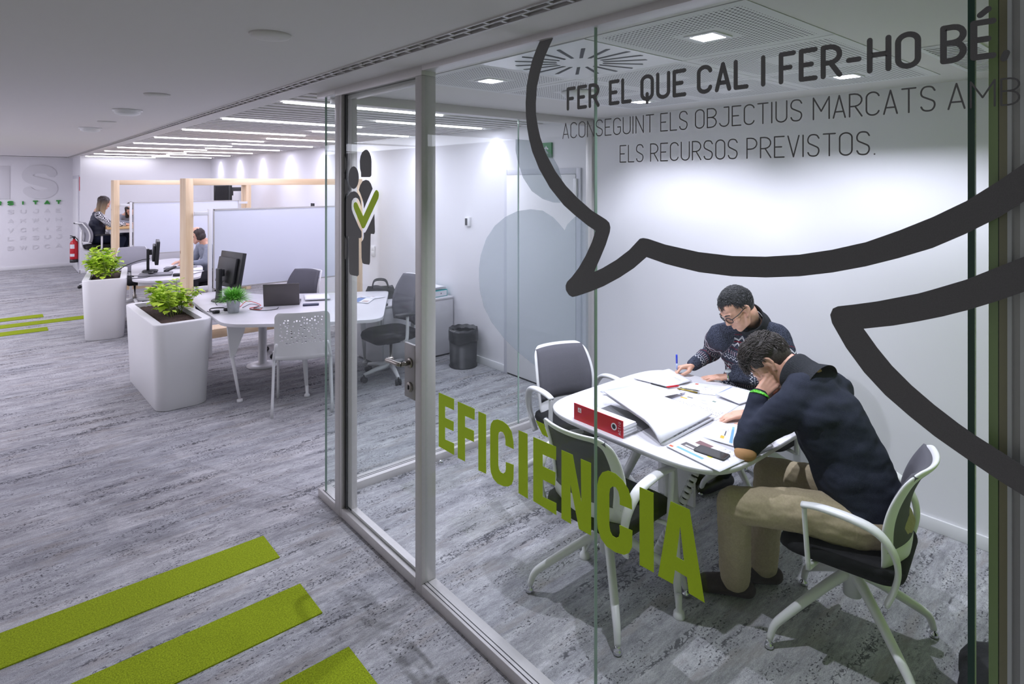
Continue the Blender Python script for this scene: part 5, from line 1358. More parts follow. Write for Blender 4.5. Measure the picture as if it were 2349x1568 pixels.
# far desk clutter
o = MB().prism(rrect(-0.19, 0.19, -0.13, 0.13, 0.02, 4), 0, 0.022, 'z').build('laptop', mat('silver_grey_laptop', (120, 120, 124), 0.4, 0.3), bevel=0.004, loc=(1.62, 8.98, ZD)); o.rotation_euler = (0, 0, R(-15)); tag(o, 'closed grey laptop on the far desk under the headset', 'laptop')
kb = empty('keyboard', (2.02, 9.50, ZD), R(-20), 'light grey keyboard on the far desk', 'keyboard')
MB().box(-0.20, 0.20, -0.075, 0.075, 0, 0.018).build('case', mat('grey_keyboard', (150, 150, 154), 0.5), kb, bevel=0.004)
m = MB()
for i in range(15):
    for j in range(5):
        m.box(-0.19 + 0.0255 * i, -0.168 + 0.0255 * i, -0.066 + 0.027 * j, -0.044 + 0.027 * j, 0.018, 0.023)
m.build('keys', mat('pale_key', (176, 176, 180), 0.5), kb)
o = MB().ball((0, 0, 0.012), 0.034, 0.055, 0.018).build('computer_mouse', BLACKP, loc=(2.20, 9.62, ZD)); tag(o, 'dark computer mouse on the far desk beside the pine post', 'mouse')
o = MB().prism(rrect(-0.09, 0.09, -0.055, 0.055, 0.02, 4), 0, 0.03, 'z').build('desk_phone', BLACKP, bevel=0.004, loc=(1.86, 8.72, ZD)); o.rotation_euler = (0, 0, R(-20)); tag(o, 'black device at the near edge of the far desk', 'device')
o = MB().box(-0.09, 0.09, -0.025, 0.025, 0, 0.03).build('stapler', BLACKP, bevel=0.008, loc=(1.82, 9.14, ZD)); o.rotation_euler = (0, R(-14), R(35)); o.location.z += 0.03; tag(o, 'black stapler standing open on the far desk', 'stapler')
sheet('document', [(1.78, 8.82), (1.98, 9.02), (2.18, 8.92), (1.98, 8.72)], ZD, 'white papers at the edge of the far desk', group='papers on the far desk', thick=0.006)
sheet('document', [(2.06, 9.02), (2.12, 9.26), (2.24, 9.24), (2.18, 8.98)], ZD, 'papers and dark pens beside the arm of the bald man', group='papers on the far desk', thick=0.01)
cable([(1.25, 9.55, z), (1.35, 9.4, z + .10), (1.52, 9.46, z + .15), (1.64, 9.47, z + .16)], 0.005, 'black cable arching to the edge-on monitor')
cable([(1.30, 8.95, z), (1.38, 9.0, z), (1.34, 9.12, z), (1.46, 9.05, z), (1.55, 9.10, z + .02)], 0.004, 'tangled black cable on the far desk by the planter')
cable([(1.28, 8.86, z), (1.42, 8.80, z), (1.52, 8.86, z), (1.60, 8.92, z + .02)], 0.004, 'black cable along the near edge of the far desk')

# wall and misc fittings
tv = empty('wall_screen', (3.60, 13.2, 1.72), 0, 'dark flat screen on a wall bracket above the far whiteboard', 'screen')
MB().box(-0.19, 0.09, -0.02, 0.02, -0.17, 0.16).build('panel', BLACKP, tv, bevel=0.004)
MB().box(-0.165, 0.07, -0.023, -0.02, -0.14, 0.14).build('screen', MATS['dark_screen'], tv)
m = MB().box(0.115, 0.15, -0.02, 0.30, -0.17, 0.16); m.xf(Matrix.Identity(4)); m.build('receiver', BLACKP, tv, bevel=0.004)
MB().box(0.15, 0.40, 0.05, 0.11, 0.04, 0.12).build('bracket', mat('dark_bracket', (70, 70, 72), 0.5), tv, bevel=0.003)
MB().box(0.13, 0.18, 0.0, 0.03, -0.05, 0.05).build('arm', MATS['dark_bracket'], tv)
th = empty('thermostat', (3.985, 5.392, 1.512), 0, 'white wall thermostat with dark display on the rear wall', 'thermostat')
MB().box(-0.012, 0.015, -0.045, 0.045, -0.05, 0.05).build('case', PLW, th, bevel=0.004)
MB().box(-0.0135, -0.012, -0.012, 0.030, -0.04, 0.036).build('display', ALU_D, th)
sw = empty('wall_socket', (3.99, 7.586, 1.0), 0, 'white double wall socket behind the people sticker', 'socket')
MB().box(-0.006, 0.01, -0.05, 0.05, -0.07, 0.07).build('plate', PLW, sw, bevel=0.003)
for z_ in (-0.03, 0.03): MB().box(-0.009, -0.006, -0.03, 0.03, z_ - 0.022, z_ + 0.022).build('rocker', PLW, sw, bevel=0.001)
o = MB().box(3.985, 4.0, 9.60, 9.72, 1.52, 1.60).build('wall_panel_switch', BLACKP); tag(o, 'small black and white control on the rear wall above the near whiteboard', 'control')
o = MB().box(3.95, 4.0, 8.66, 8.74, 1.52, 1.80).build('wall_terminal', PLW, bevel=0.006); tag(o, 'tall narrow white unit on the rear wall above the near whiteboard', 'wall unit')
ex = empty('exit_sign', (3.985, 4.17, 2.25), 0, 'green emergency exit sign above the flush door, half behind the frosted disc', 'sign')
MB().box(-0.004, 0.015, -0.10, 0.10, -0.07, 0.07).build('plate', mat('exit_green', (24, 122, 60), 0.5), ex)
m = MB()
for pl in ([(-0.05, -0.03), (-0.02, 0.0), (-0.03, 0.035)], [(-0.02, 0.0), (0.015, -0.04)], [(-0.055, 0.01), (-0.03, 0.025), (0.0, 0.012)], [(0.04, -0.045), (0.04, 0.045), (0.07, 0.045), (0.07, -0.045)]):
    stroke2d(m, pl, 0.006, lambda a, b: (-0.0045, a, b))
m.build('pictogram', PAPER, ex, fix=False)
fe = empty('fire_extinguisher', (1.355, 16.05, 0.22), 0, 'red fire extinguisher hung beside the side door', 'extinguisher')
m = MB().lathe([(0.075, 0.07), (0.078, 0.08), (0.078, 0.40), (0.06, 0.45), (0.028, 0.475), (0.028, 0.50)], n=24); m.build('cylinder', mat('extinguisher_red', (190, 26, 40), 0.3), fe)
MB().lathe([(0.074, 0.0), (0.078, 0.006), (0.078, 0.07)], n=24).build('foot', BLACKP, fe)
MB().lathe([(0.018, 0.50), (0.02, 0.53), (0.03, 0.54), (0.02, 0.56)], n=12).tube([(0, 0, 0.55), (-0.07, -0.02, 0.575)], 0.010, 8).tube([(0, 0, 0.54), (-0.075, -0.02, 0.53)], 0.008, 8).build('valve', BLACKP, fe)
for (zz, hh) in ((0.30, 0.09), (0.13, 0.06)):
    m = MB()
    m.grid(lambda u, v: (0.0785 * math.cos(R(200 + 70 * u)), 0.0785 * math.sin(R(200 + 70 * u)), zz + hh * v), 8, 1)
    m.build('label', PAPER, fe, fix=False)
MB().tube(bez([(0.02, -0.02, 0.54), (0.07, -0.07, 0.45), (0.085, -0.02, 0.25), (0.08, 0.0, 0.12)], 5), 0.008, 8).build('hose', BLACKP, fe)
MB().box(0.06, 0.085, -0.02, 0.02, 0.30, 0.34).build('bracket', STW, fe)
o = MB().box(1.432, 1.44, 15.86, 15.93, 1.76, 2.06).build('notice', mat('notice_red', (206, 90, 100), 0.6)); tag(o, 'narrow red and white notice on the corner beside the side door', 'notice')
# ================================================================ people
from mathutils import noise as mnoise
def prim_mesh(prims):
    m = MB()
    for q in prims:
        if q[0] == 'e':
            _, c, r, M = q
            m.ball(c, r[0], r[1], r[2], 20, 14, M)
        else:
            _, a, ra, b, rb = q
            a, b = Vector(a), Vector(b); d = b - a; L_ = d.length
            if L_ < 1e-6: m.ball(a, ra); continue
            z = d / L_; x = z.orthogonal().normalized(); y = z.cross(x)
            V = []; ns = 14; rows = []
            for i in range(7):
                t = PI / 2 * i / 6; rows.append((-ra * math.cos(t), ra * math.sin(t)))
            for i in range(7):
                t = PI / 2 * i / 6; rows.append((L_ + rb * math.sin(t), rb * math.cos(t)))
            rows[0] = (-ra, 1e-4); rows[-1] = (L_ + rb, 1e-4)
            for (h, r) in rows:
                for k in range(ns):
                    an = 2 * PI * k / ns
                    V.append(a + z * h + x * (r * math.cos(an)) + y * (r * math.sin(an)))
            F = []
            for i in range(len(rows) - 1):
                for k in range(ns):
                    k2 = (k + 1) % ns
                    F.append((i * ns + k, i * ns + k2, (i + 1) * ns + k2, (i + 1) * ns + k))
            F.append(tuple(reversed(range(ns)))); F.append(tuple((len(rows) - 1) * ns + k for k in range(ns)))
            m.add(V, F, True)
    return m
def blob(name, prims, mtl, parent, voxel, smooth=3, wrinkle=None):
    """one continuous skin over overlapping tapered limbs"""
    o = prim_mesh(prims).build('tmp', mtl)
    r = o.modifiers.new('r', 'REMESH'); r.mode = 'VOXEL'; r.voxel_size = voxel; r.use_smooth_shade = True
    s = o.modifiers.new('s', 'SMOOTH'); s.factor = 0.5; s.iterations = smooth
    dg = bpy.context.evaluated_depsgraph_get()
    me = bpy.data.meshes.new_from_object(o.evaluated_get(dg))
    old = o.data
    bpy.data.objects.remove(o); bpy.data.meshes.remove(old)
    me.name = name
    if wrinkle:
        amp, sc = wrinkle
        co = [0.0] * (3 * len(me.vertices)); no = [0.0] * (3 * len(me.vertices))
        me.vertices.foreach_get('co', co); me.vertices.foreach_get('normal', no)
        for i in range(len(me.vertices)):
            x, y, z = co[3 * i:3 * i + 3]
            w = mnoise.noise((x * sc[0], y * sc[1], z * sc[2])) + 0.5 * mnoise.noise((x * sc[0] * 2.3 + 7, y * sc[1] * 2.3, z * sc[2] * 2.3))
            for k in range(3): co[3 * i + k] += no[3 * i + k] * amp * w
        me.vertices.foreach_set('co', co); me.update()
    for p in me.polygons: p.use_smooth = True
    me.materials.clear(); me.materials.append(mtl)
    ob = bpy.data.objects.new(name, me); COL.objects.link(ob); ob.parent = parent
    return ob
def frame(fwd, up=(0, 0, 1)):
    f = Vector(fwd).normalized(); r = f.cross(Vector(up)).normalized(); u = r.cross(f)
    return Matrix((r, f, u)).transposed()
C = lambda a, ra, b, rb: ('c', a, ra, b, rb)
def head_prims(c, M, female=False):
    """skull, jaw, nose, brow, cheeks, lips, ears; face looks along the frame's +Y"""
    c = Vector(c); P = lambda x, y, z: c + M @ Vector((x, y, z))
    E = lambda x, y, z, rx, ry, rz: ('e', P(x, y, z), (rx, ry, rz), M)
    out = [E(0, -0.012, 0.032, 0.076, 0.096, 0.084), E(0, 0.022, 0.005, 0.066, 0.074, 0.085), E(0, 0.030, -0.045, 0.056, 0.058, 0.066),
           C(P(-0.040, 0.022, -0.078), 0.022, P(0, 0.062, -0.100), 0.021), C(P(0.040, 0.022, -0.078), 0.022, P(0, 0.062, -0.100), 0.021), C(P(-0.058, -0.004, -0.030), 0.018, P(-0.040, 0.022, -0.078), 0.022), C(P(0.058, -0.004, -0.030), 0.018, P(0.040, 0.022, -0.078), 0.022), E(0, 0.048, -0.062, 0.046, 0.040, 0.050), E(0, 0.030, 0.050, 0.062, 0.062, 0.050),
           C(P(0, 0.090, 0.010), 0.0085, P(0, 0.106, -0.028), 0.0118), E(0.011, 0.098, -0.033, 0.009, 0.010, 0.008), E(-0.011, 0.098, -0.033, 0.009, 0.010, 0.008),
           C(P(-0.040, 0.078, 0.022), 0.011, P(-0.010, 0.091, 0.020), 0.010), C(P(0.040, 0.078, 0.022), 0.011, P(0.010, 0.091, 0.020), 0.010),
           E(0.044, 0.060, -0.022, 0.020, 0.022, 0.018), E(-0.044, 0.060, -0.022, 0.020, 0.022, 0.018),
           E(0.031, 0.078, 0.004, 0.0145, 0.0125, 0.0115), E(-0.031, 0.078, 0.004, 0.0145, 0.0125, 0.0115),
           C(P(-0.020, 0.080, -0.064), 0.0055, P(0, 0.092, -0.061), 0.0065), C(P(0.020, 0.080, -0.064), 0.0055, P(0, 0.092, -0.061), 0.0065),
           C(P(-0.016, 0.082, -0.073), 0.0058, P(0.0, 0.091, -0.074), 0.0075), C(P(0.016, 0.082, -0.073), 0.0058, P(0.0, 0.091, -0.074), 0.0075)]
    for s in (-1, 1):
        ring = [(0.074, 0.012, -0.034), (0.080, -0.004, -0.030), (0.087, -0.020, -0.012), (0.089, -0.022, 0.010), (0.085, -0.010, 0.026), (0.077, 0.006, 0.022), (0.074, 0.012, 0.004)]
        for a, b in zip(ring, ring[1:]): out.append(C(P(a[0] * s, a[1], a[2]), 0.0062, P(b[0] * s, b[1], b[2]), 0.0062))
        out.append(E(0.077 * s, -0.004, -0.004, 0.007, 0.014, 0.024)); out.append(E(0.076 * s, 0.005, -0.034, 0.008, 0.009, 0.011))
    return out
def hand_prims(w, M, side, curl=(0.3, 0.35, 0.4, 0.45), thumb=0.5, spread=0.08, scale=1.0):
    """wrist w; frame: +Y along the fingers, +Z back of the hand, thumb on side*X"""
    w = Vector(w); P = lambda x, y, z: w + M @ Vector((x * side * scale, y * scale, z * scale))
    out = []
    xs = (0.028, 0.010, -0.008, -0.025); ls = ((.044, .027, .022), (.049, .031, .024), (.045, .029, .023), (.036, .022, .020)); rb = (.0090, .0092, .0088, .0078)
    for i in range(4):
        base = Vector((xs[i], 0.088 - (0.004 if i == 0 else 0.0) - (0.010 if i == 3 else 0), 0.0))
        out.append(C(P(xs[i] * 0.55, 0.0, 0), 0.0165, P(*base), 0.0115))
        if i: out.append(C(P(xs[i - 1] * 0.8, 0.045, -0.003), 0.0135, P(xs[i] * 0.9, 0.05, -0.003), 0.0135))
        a = 0.0; p = base; yaw = spread * (1.5 - i)
        for k in range(3):
            a += curl[i] * (0.75 if k == 0 else 1.0)
            d = Vector((math.sin(yaw) * math.cos(a), math.cos(a) * math.cos(yaw), -math.sin(a)))
            q = p + d * ls[i][k]
            out.append(C(P(*p), rb[i] * (1.0 - 0.06 * k) * 1.02, P(*q), rb[i] * (0.94 - 0.08 * k)))
            p = q
    t0 = Vector((0.018, 0.018, -0.006)); t1 = t0 + Vector((0.026, 0.030, -0.010 - 0.015 * thumb)); t2 = t1 + Vector((0.012 - 0.014 * thumb, 0.032, -0.012 * thumb)); t3 = t2 + Vector((0.002 - 0.018 * thumb, 0.026, -0.010 * thumb))
    out += [C(P(*t0), 0.0165, P(*t1), 0.0125), C(P(*t1), 0.0115, P(*t2), 0.0102), C(P(*t2), 0.0100, P(*t3), 0.0078)]
    return out
SKIN = mat('skin', (214, 166, 142), 0.48, noise=(28, 0.06), bump=(320, 0.06))
SKIN.node_tree.nodes['Principled BSDF'].inputs['Subsurface Weight'].default_value = 0.12
SKIN.node_tree.nodes['Principled BSDF'].inputs['Subsurface Radius'].default_value = (0.012, 0.005, 0.003)
def hair_clumps(name, c, M, mtl, parent, n, region, length, rad, flow, seed=1, cap=(), grow=1.0):
    """region(dir)->bool on the unit sphere of the head frame; flow(dir)->direction the hair lies along"""
    rnd = random.Random(seed); m = MB(); c = Vector(c)
    for (x, y, z, rx, ry, rz) in cap:
        m.ball(c + M @ Vector((x, y, z)), rx, ry, rz, 24, 16, M)
    k = 0
    while k < n:
        d = Vector((rnd.gauss(0, 1), rnd.gauss(0, 1), rnd.gauss(0, 1))).normalized()
        if not region(d): continue
        k += 1
        p = Vector((d.x * 0.078 * grow, d.y * 0.098 * grow - 0.012, d.z * 0.086 * grow + 0.032))
        wv = mnoise.noise_vector(d * 3.2 + Vector((seed, 0, 0)))
        f = Vector(flow(d)) + wv * 0.55 + Vector((rnd.gauss(0, .16), rnd.gauss(0, .16), rnd.gauss(0, .16)))
        t = (f - d * f.dot(d)).normalized(); L_ = length * rnd.uniform(.6, 1.25)
        lift = rnd.uniform(0.05, 0.32) + 0.12 * wv.z
        pts = [p - d * 0.004, p + t * L_ * 0.4 + d * (0.005 + lift * L_ * 0.25), p + t * L_ * 0.75 + d * (0.005 + lift * L_ * 0.42), p + t * L_ + d * (0.002 + lift * L_ * 0.45 - 0.3 * L_ * L_ / 0.09)]
        m.tube([c + M @ q for q in pts], [rad, rad * 0.9, rad * 0.65, rad * 0.12], 4, caps=False)
    return m.build(name, mtl, parent, fix=False)
HAIR1 = mat('grey_black_hair', (44, 45, 47), 0.5, noise=(160, 0.7))
HAIR2 = mat('dark_brown_hair', (52, 45, 41), 0.55, noise=(160, 0.6))

def sweater_uv(ob, bones):
    """u = round the limb, v = along it from the shoulder, both in metres"""
    me = ob.data; uv = me.uv_layers.new(name='UVMap'); vals = []
    B = [(Vector(a), Vector(b), o) for a, b, o in bones]
    for v in me.vertices:
        best = None
        for a, b, off in B:
            d = b - a; L_ = d.length; t = max(-0.15, min(1.1, (v.co - a).dot(d) / (L_ * L_)))
            q = a + d * t; r = (v.co - q).length * (1.0 if off < 1 else 0.5)
            if best is None or r < best[0]:
                x = d.orthogonal().normalized(); y = d.cross(x).normalized(); e = v.co - q
                an = math.atan2(e.dot(y), e.dot(x))
                best = (r, an * (0.14 if off >= 1 else 0.05), (off % 1) + t * L_)
        vals.append((best[1], best[2]))
    for lp in me.loops: uv.data[lp.index].uv = vals[lp.vertex_index]
def fairisle():
    m = bpy.data.materials.new('patterned_navy_knit'); m.use_nodes = True
    nt = m.node_tree; N = nt.nodes; L = nt.links; p = N['Principled BSDF']; p.inputs['Roughness'].default_value = 0.95; p.inputs['Specular IOR Level'].default_value = 0.15
    uv = N.new('ShaderNodeUVMap'); sep = N.new('ShaderNodeSeparateXYZ'); L.new(uv.outputs[0], sep.inputs[0])
    def ma(op, a, b=0.0):
        q = N.new('ShaderNodeMath'); q.operation = op
        for s, v in ((0, a), (1, b)):
            if isinstance(v, (int, float)): q.inputs[s].default_value = v
            else: L.new(v, q.inputs[s])
        return q.outputs[0]
    U, V = sep.outputs[0], sep.outputs[1]
    tc = N.new('ShaderNodeTexCoord'); nz = N.new('ShaderNodeTexNoise'); nz.inputs['Scale'].default_value = 230; L.new(tc.outputs['Object'], nz.inputs[0])
    rp = N.new('ShaderNodeValToRGB'); rp.color_ramp.elements[0].position = .35; rp.color_ramp.elements[1].position = .7
    rp.color_ramp.elements[0].color = srgb(24, 27, 38); rp.color_ramp.elements[1].color = srgb(84, 89, 106); L.new(nz.outputs['Fac'], rp.inputs[0])
    cur = rp.outputs[0]
    WH, RD = srgb(222, 222, 228), srgb(128, 28, 46)
    def over(f, c):
        nonlocal cur
        q = N.new('ShaderNodeMix'); q.data_type = 'RGBA'; L.new(f, q.inputs[0]); L.new(cur, q.inputs[6]); q.inputs[7].default_value = c; cur = q.outputs[2]
    tri = lambda per: ma('ABSOLUTE', ma('SUBTRACT', ma('MULTIPLY', ma('FRACT', ma('DIVIDE', U, per)), 2.0), 1.0))
    inb = lambda a, b: ma('MULTIPLY', ma('GREATER_THAN', V, a), ma('LESS_THAN', V, b))
    def zig(v0, h, per, th, c): over(ma('LESS_THAN', ma('ABSOLUTE', ma('SUBTRACT', ma('SUBTRACT', V, v0), ma('MULTIPLY', tri(per), h))), th), c)
    def ticks(a, b, per, duty, c): over(ma('MULTIPLY', inb(a, b), ma('LESS_THAN', ma('FRACT', ma('DIVIDE', U, per)), duty)), c)
    for o in (0.0, 0.20):
        ticks(0.066 + o, 0.071 + o, 0.008, 0.6, RD)
        zig(0.080 + o, 0.026, 0.040, 0.0028, WH); zig(0.090 + o, 0.020, 0.040, 0.0022, WH)
        over(inb(0.112 + o, 0.118 + o), RD)
        zig(0.150 + o, -0.026, 0.040, 0.0028, WH); zig(0.140 + o, -0.020, 0.040, 0.0022, WH)
        ticks(0.158 + o, 0.163 + o, 0.008, 0.6, RD)
        ticks(0.180 + o, 0.205 + o, 0.014, 0.32, WH); ticks(0.182 + o, 0.203 + o, 0.0140001, 0.18, RD)
        ticks(0.213 + o, 0.219 + o, 0.012, 0.5, WH)
        zig(0.226 + o, 0.016, 0.024, 0.0026, WH)
    L.new(cur, p.inputs['Base Color'])
    b = N.new('ShaderNodeBump'); b.inputs['Strength'].default_value = 0.5; b.inputs['Distance'].default_value = 0.003; L.new(nz.outputs['Fac'], b.inputs['Height']); L.new(b.outputs[0], p.inputs['Normal'])
    return m
def shoe(parent, ankle, toe, mtl, name='shoe'):
    a, t = Vector(ankle), Vector(toe); d = (t - a); d.z = 0; L_ = d.length; d.normalize(); heel = a - d * 0.055
    g = lambda k, z: Vector((heel.x + d.x * k, heel.y + d.y * k, z))
    return blob(name, [C(g(0.0, 0.042), 0.040, g(0.09, 0.052), 0.047), C(g(0.09, 0.052), 0.047, g(0.18, 0.040), 0.043), C(g(0.18, 0.040), 0.041, g(0.225, 0.033), 0.031), C(g(0.03, 0.04), 0.034, (a.x, a.y, 0.11), 0.042)], mtl, parent, 0.006, 4)
KNIT = mat('navy_knit', (42, 46, 58), 0.95, noise=(380, 0.35), bump=(420, 0.2), spec=0.15)
RIB = mat('charcoal_rib_knit', (46, 48, 52), 0.95, noise=(300, 0.3), bump=(260, 0.6), spec=0.15)
CHINO = mat('khaki_chino', (176, 162, 134), 0.9, noise=(120, 0.08), bump=(500, 0.15), spec=0.2)
JEANS = mat('dark_denim', (32, 37, 54), 0.9, noise=(250, 0.25), spec=0.2)
SHOE_B = mat('brown_suede', (52, 42, 36), 0.9, noise=(80, 0.2))
SHOE_K = mat('black_leather_shoe', (24, 24, 26), 0.45)

def limb(pts, rads):
    return [C(a, ra, b, rb) for (a, ra), (b, rb) in zip(list(zip(pts, rads))[:-1], list(zip(pts, rads))[1:])]

# ---------------------------------------------------------------- man in navy, back to the camera
n_ = empty('person', (2.80, 0.93, 0), 0, 'man in navy sweater and khaki trousers bent over the table, hand on cheek', 'person')
def rel(prims, o):
    o = Vector(o); out = []
    for q in prims:
        if q[0] == 'e': out.append(('e', Vector(q[1]) - o, q[2], q[3]))
        else: out.append(('c', Vector(q[1]) - o, q[2], Vector(q[3]) - o, q[4]))
    return out
O = n_.location
NJ = dict(pel=(2.80, 0.94, 0.55), c7=(2.80, 1.205, 1.065), hd=(2.800, 1.385, 1.098), ls=(2.635, 1.205, 0.970), rs=(2.955, 1.150, 0.985), le=(2.535, 1.36, 0.785), lw=(2.680, 1.372, 0.975),
          re=(3.10, 1.40, 0.795), rw=(2.93, 1.55, 0.775), lh=(2.70, 0.97, 0.545), rh=(2.90, 0.96, 0.545), lk=(2.475, 1.385, 0.535), rk=(2.875, 1.42, 0.535), la=(2.665, 1.485, 0.10), ra=(2.845, 1.44, 0.10))
HM = frame((-0.30, 0.42, -0.86), (-0.20, 0.75, 0.62))
LHM = frame((0.72, -0.22, 0.52), (-0.62, -0.62, 0.48))
NECK = [C(NJ['c7'], 0.060, Vector(NJ['hd']) + HM @ Vector((0, -0.035, -0.055)), 0.056)]
pr_ = head_prims(NJ['hd'], HM) + NECK
pr_ += limb([NJ['pel'], (2.80, 1.07, 0.80), NJ['c7']], [0.10, 0.10, 0.07]) + limb([NJ['c7'], NJ['ls'], NJ['le'], NJ['lw']], [0.05, 0.045, 0.038, 0.027]) + limb([NJ['c7'], NJ['rs'], NJ['re'], NJ['rw']], [0.05, 0.045, 0.038, 0.027])
pr_ += hand_prims(NJ['lw'], LHM, 1, (0.7, 0.8, 0.9, 0.9), 0.5) + hand_prims(NJ['rw'], frame((-0.75, 0.62, -0.1)), -1, (0.2, 0.25, 0.3, 0.3), 0.4)
pr_ += limb([NJ['pel'], NJ['lh'], NJ['lk'], NJ['la']], [0.09, 0.07, 0.045, 0.035]) + limb([NJ['pel'], NJ['rh'], NJ['rk'], NJ['ra']], [0.09, 0.07, 0.045, 0.035])
blob('body', rel(pr_, O), SKIN, n_, 0.0042, 4)
sw_ = limb([(2.79, 0.97, 0.60), (2.80, 1.04, 0.76), (2.80, 1.12, 0.90), (2.80, 1.17, 1.0)], [0.165, 0.160, 0.155, 0.105])
sw_ += [('e', (2.79, 0.96, 0.585), (0.180, 0.115, 0.08), None), ('e', (2.80, 1.10, 0.86), (0.195, 0.125, 0.17), frame((0, 0.9, -0.42))), ('e', (2.80, 1.165, 0.955), (0.20, 0.105, 0.10), frame((-0.1, 0.9, -0.5))), ('e', (2.79, 1.0, 0.70), (0.178, 0.122, 0.15), frame((0, 0.9, -0.42)))]
sw_ += [C((2.74, 1.185, 1.015), 0.098, NJ['ls'], 0.080), C((2.86, 1.175, 1.015), 0.098, NJ['rs'], 0.082), ('e', (2.80, 1.13, 0.93), (0.215, 0.115, 0.13), frame((-0.1, 0.9, -0.5)))]
sw_ += limb([NJ['ls'], (2.575, 1.30, 0.87), NJ['le'], (2.61, 1.367, 0.885), (2.668, 1.372, 0.962)], [0.080, 0.066, 0.056, 0.053, 0.043])
sw_ += limb([NJ['rs'], (3.04, 1.29, 0.88), NJ['re'], (3.0, 1.49, 0.785), (2.94, 1.54, 0.778)], [0.080, 0.066, 0.056, 0.046, 0.040])
ob = blob('sweater', rel(sw_, O), KNIT, n_, 0.008, 22, (0.008, (8, 8, 17)))
blob('elbow_patch', rel([('e', (2.508, 1.350, 0.763), (0.046, 0.048, 0.033), None)], O), mat('tan_suede', (170, 128, 86), 0.9), n_, 0.006, 2)
cf = Vector(NJ['c7']); cd = ((Vector(NJ['hd']) + HM @ Vector((0, -0.035, -0.055))) - cf).normalized()
def rollneck(o, c, d, r, h, mtl, name, parent):
    x = d.orthogonal().normalized(); y = d.cross(x)
    m = MB()
    def fn(u, v):
        a = 2 * PI * u
        prof = [(1.42, -0.22), (1.12, 0.25), (1.10, 0.6), (1.14, 0.9), (1.10, 1.0), (1.02, 0.98), (0.98, 0.8), (0.97, 0.5)]
        k = min(len(prof) - 2, int(v * (len(prof) - 1))); t = v * (len(prof) - 1) - k
        rr = prof[k][0] * (1 - t) + prof[k + 1][0] * t; hh = prof[k][1] * (1 - t) + prof[k + 1][1] * t
        rr *= r * (1 + 0.006 * math.cos(60 * a))
        return Vector(c) - o + x * (rr * math.cos(a)) + y * (rr * math.sin(a)) + d * (hh * h)
    m.grid(fn, 180, 21)
    return m.build(name, mtl, parent, fix=False)
rollneck(O, cf - cd * 0.035 + Vector((0, 0, -0.012)), cd, 0.080, 0.118, RIB, 'collar', n_)
tr_ = limb([(2.80, 0.93, 0.55), NJ['lh'], (2.60, 1.15, 0.56), NJ['lk']], [0.13, 0.100, 0.088, 0.073]) + limb([NJ['lk'], (2.54, 1.42, 0.38), (2.65, 1.478, 0.105)], [0.073, 0.072, 0.070])
tr_ += limb([(2.80, 0.93, 0.55), NJ['rh'], (2.89, 1.18, 0.56), NJ['rk']], [0.13, 0.100, 0.086, 0.073]) + limb([NJ['rk'], (2.865, 1.43, 0.38), (2.845, 1.44, 0.105)], [0.073, 0.070, 0.068])
tr_ += [('e', (2.80, 0.93, 0.56), (0.175, 0.135, 0.085), None)]
blob('trousers', rel(tr_, O), CHINO, n_, 0.006, 6, (0.0045, (16, 16, 22)))
shoe(n_, Vector((2.66, 1.485, 0.1)) - Vector((O.x, O.y, 0)), Vector((2.56, 1.64, 0)) - Vector((O.x, O.y, 0)), SHOE_B)
shoe(n_, Vector((2.845, 1.44, 0.1)) - Vector((O.x, O.y, 0)), Vector((2.72, 1.56, 0)) - Vector((O.x, O.y, 0)), SHOE_B)
hd = Vector(NJ['hd']) - O
hair_clumps('hair', hd, HM, HAIR2, n_, 3400, lambda d: (d.z > 0.10 - 0.75 * max(0, -d.y) if d.y < 0.35 else d.z > 0.36) and not (abs(d.x) > .75 and d.z < .15), 0.038, 0.0017,
            lambda d: (0.35 * d.x + .1, 0.9, 0.2 + 0.5 * d.z) if d.z > .5 else (0, -0.3, -0.9), 5,
            cap=[(0, -0.018, 0.046, 0.084, 0.101, 0.088), (0, -0.045, 0.0, 0.074, 0.070, 0.078)], grow=1.09)
hair_clumps('fringe', hd, HM, HAIR2, n_, 1500, lambda d: d.z > 0.45 and d.y > -0.15, 0.060, 0.0019, lambda d: (-0.25, 1.0, 0.6), 6, grow=1.11)
hair_clumps('crown_hair', hd, HM, HAIR2, n_, 900, lambda d: d.z > 0.25, 0.042, 0.0018, lambda d: (d.y, -d.x, 0.5), 9, grow=1.10)
wr = Vector(NJ['lw']) - O; ax = (Vector(NJ['lw']) - Vector(NJ['le'])).normalized(); x = ax.orthogonal().normalized(); y = ax.cross(x)
m = MB().tube([wr - ax * 0.002 + x * (0.036 * math.cos(2 * PI * i / 24)) + y * (0.036 * math.sin(2 * PI * i / 24)) for i in range(24)], 0.011, 8, closed=True, flat=(0.4, 1.2))
m.build('bracelet', mat('green_dotted_band', (88, 190, 50), 0.5, noise=(180, 0.9)), n_)

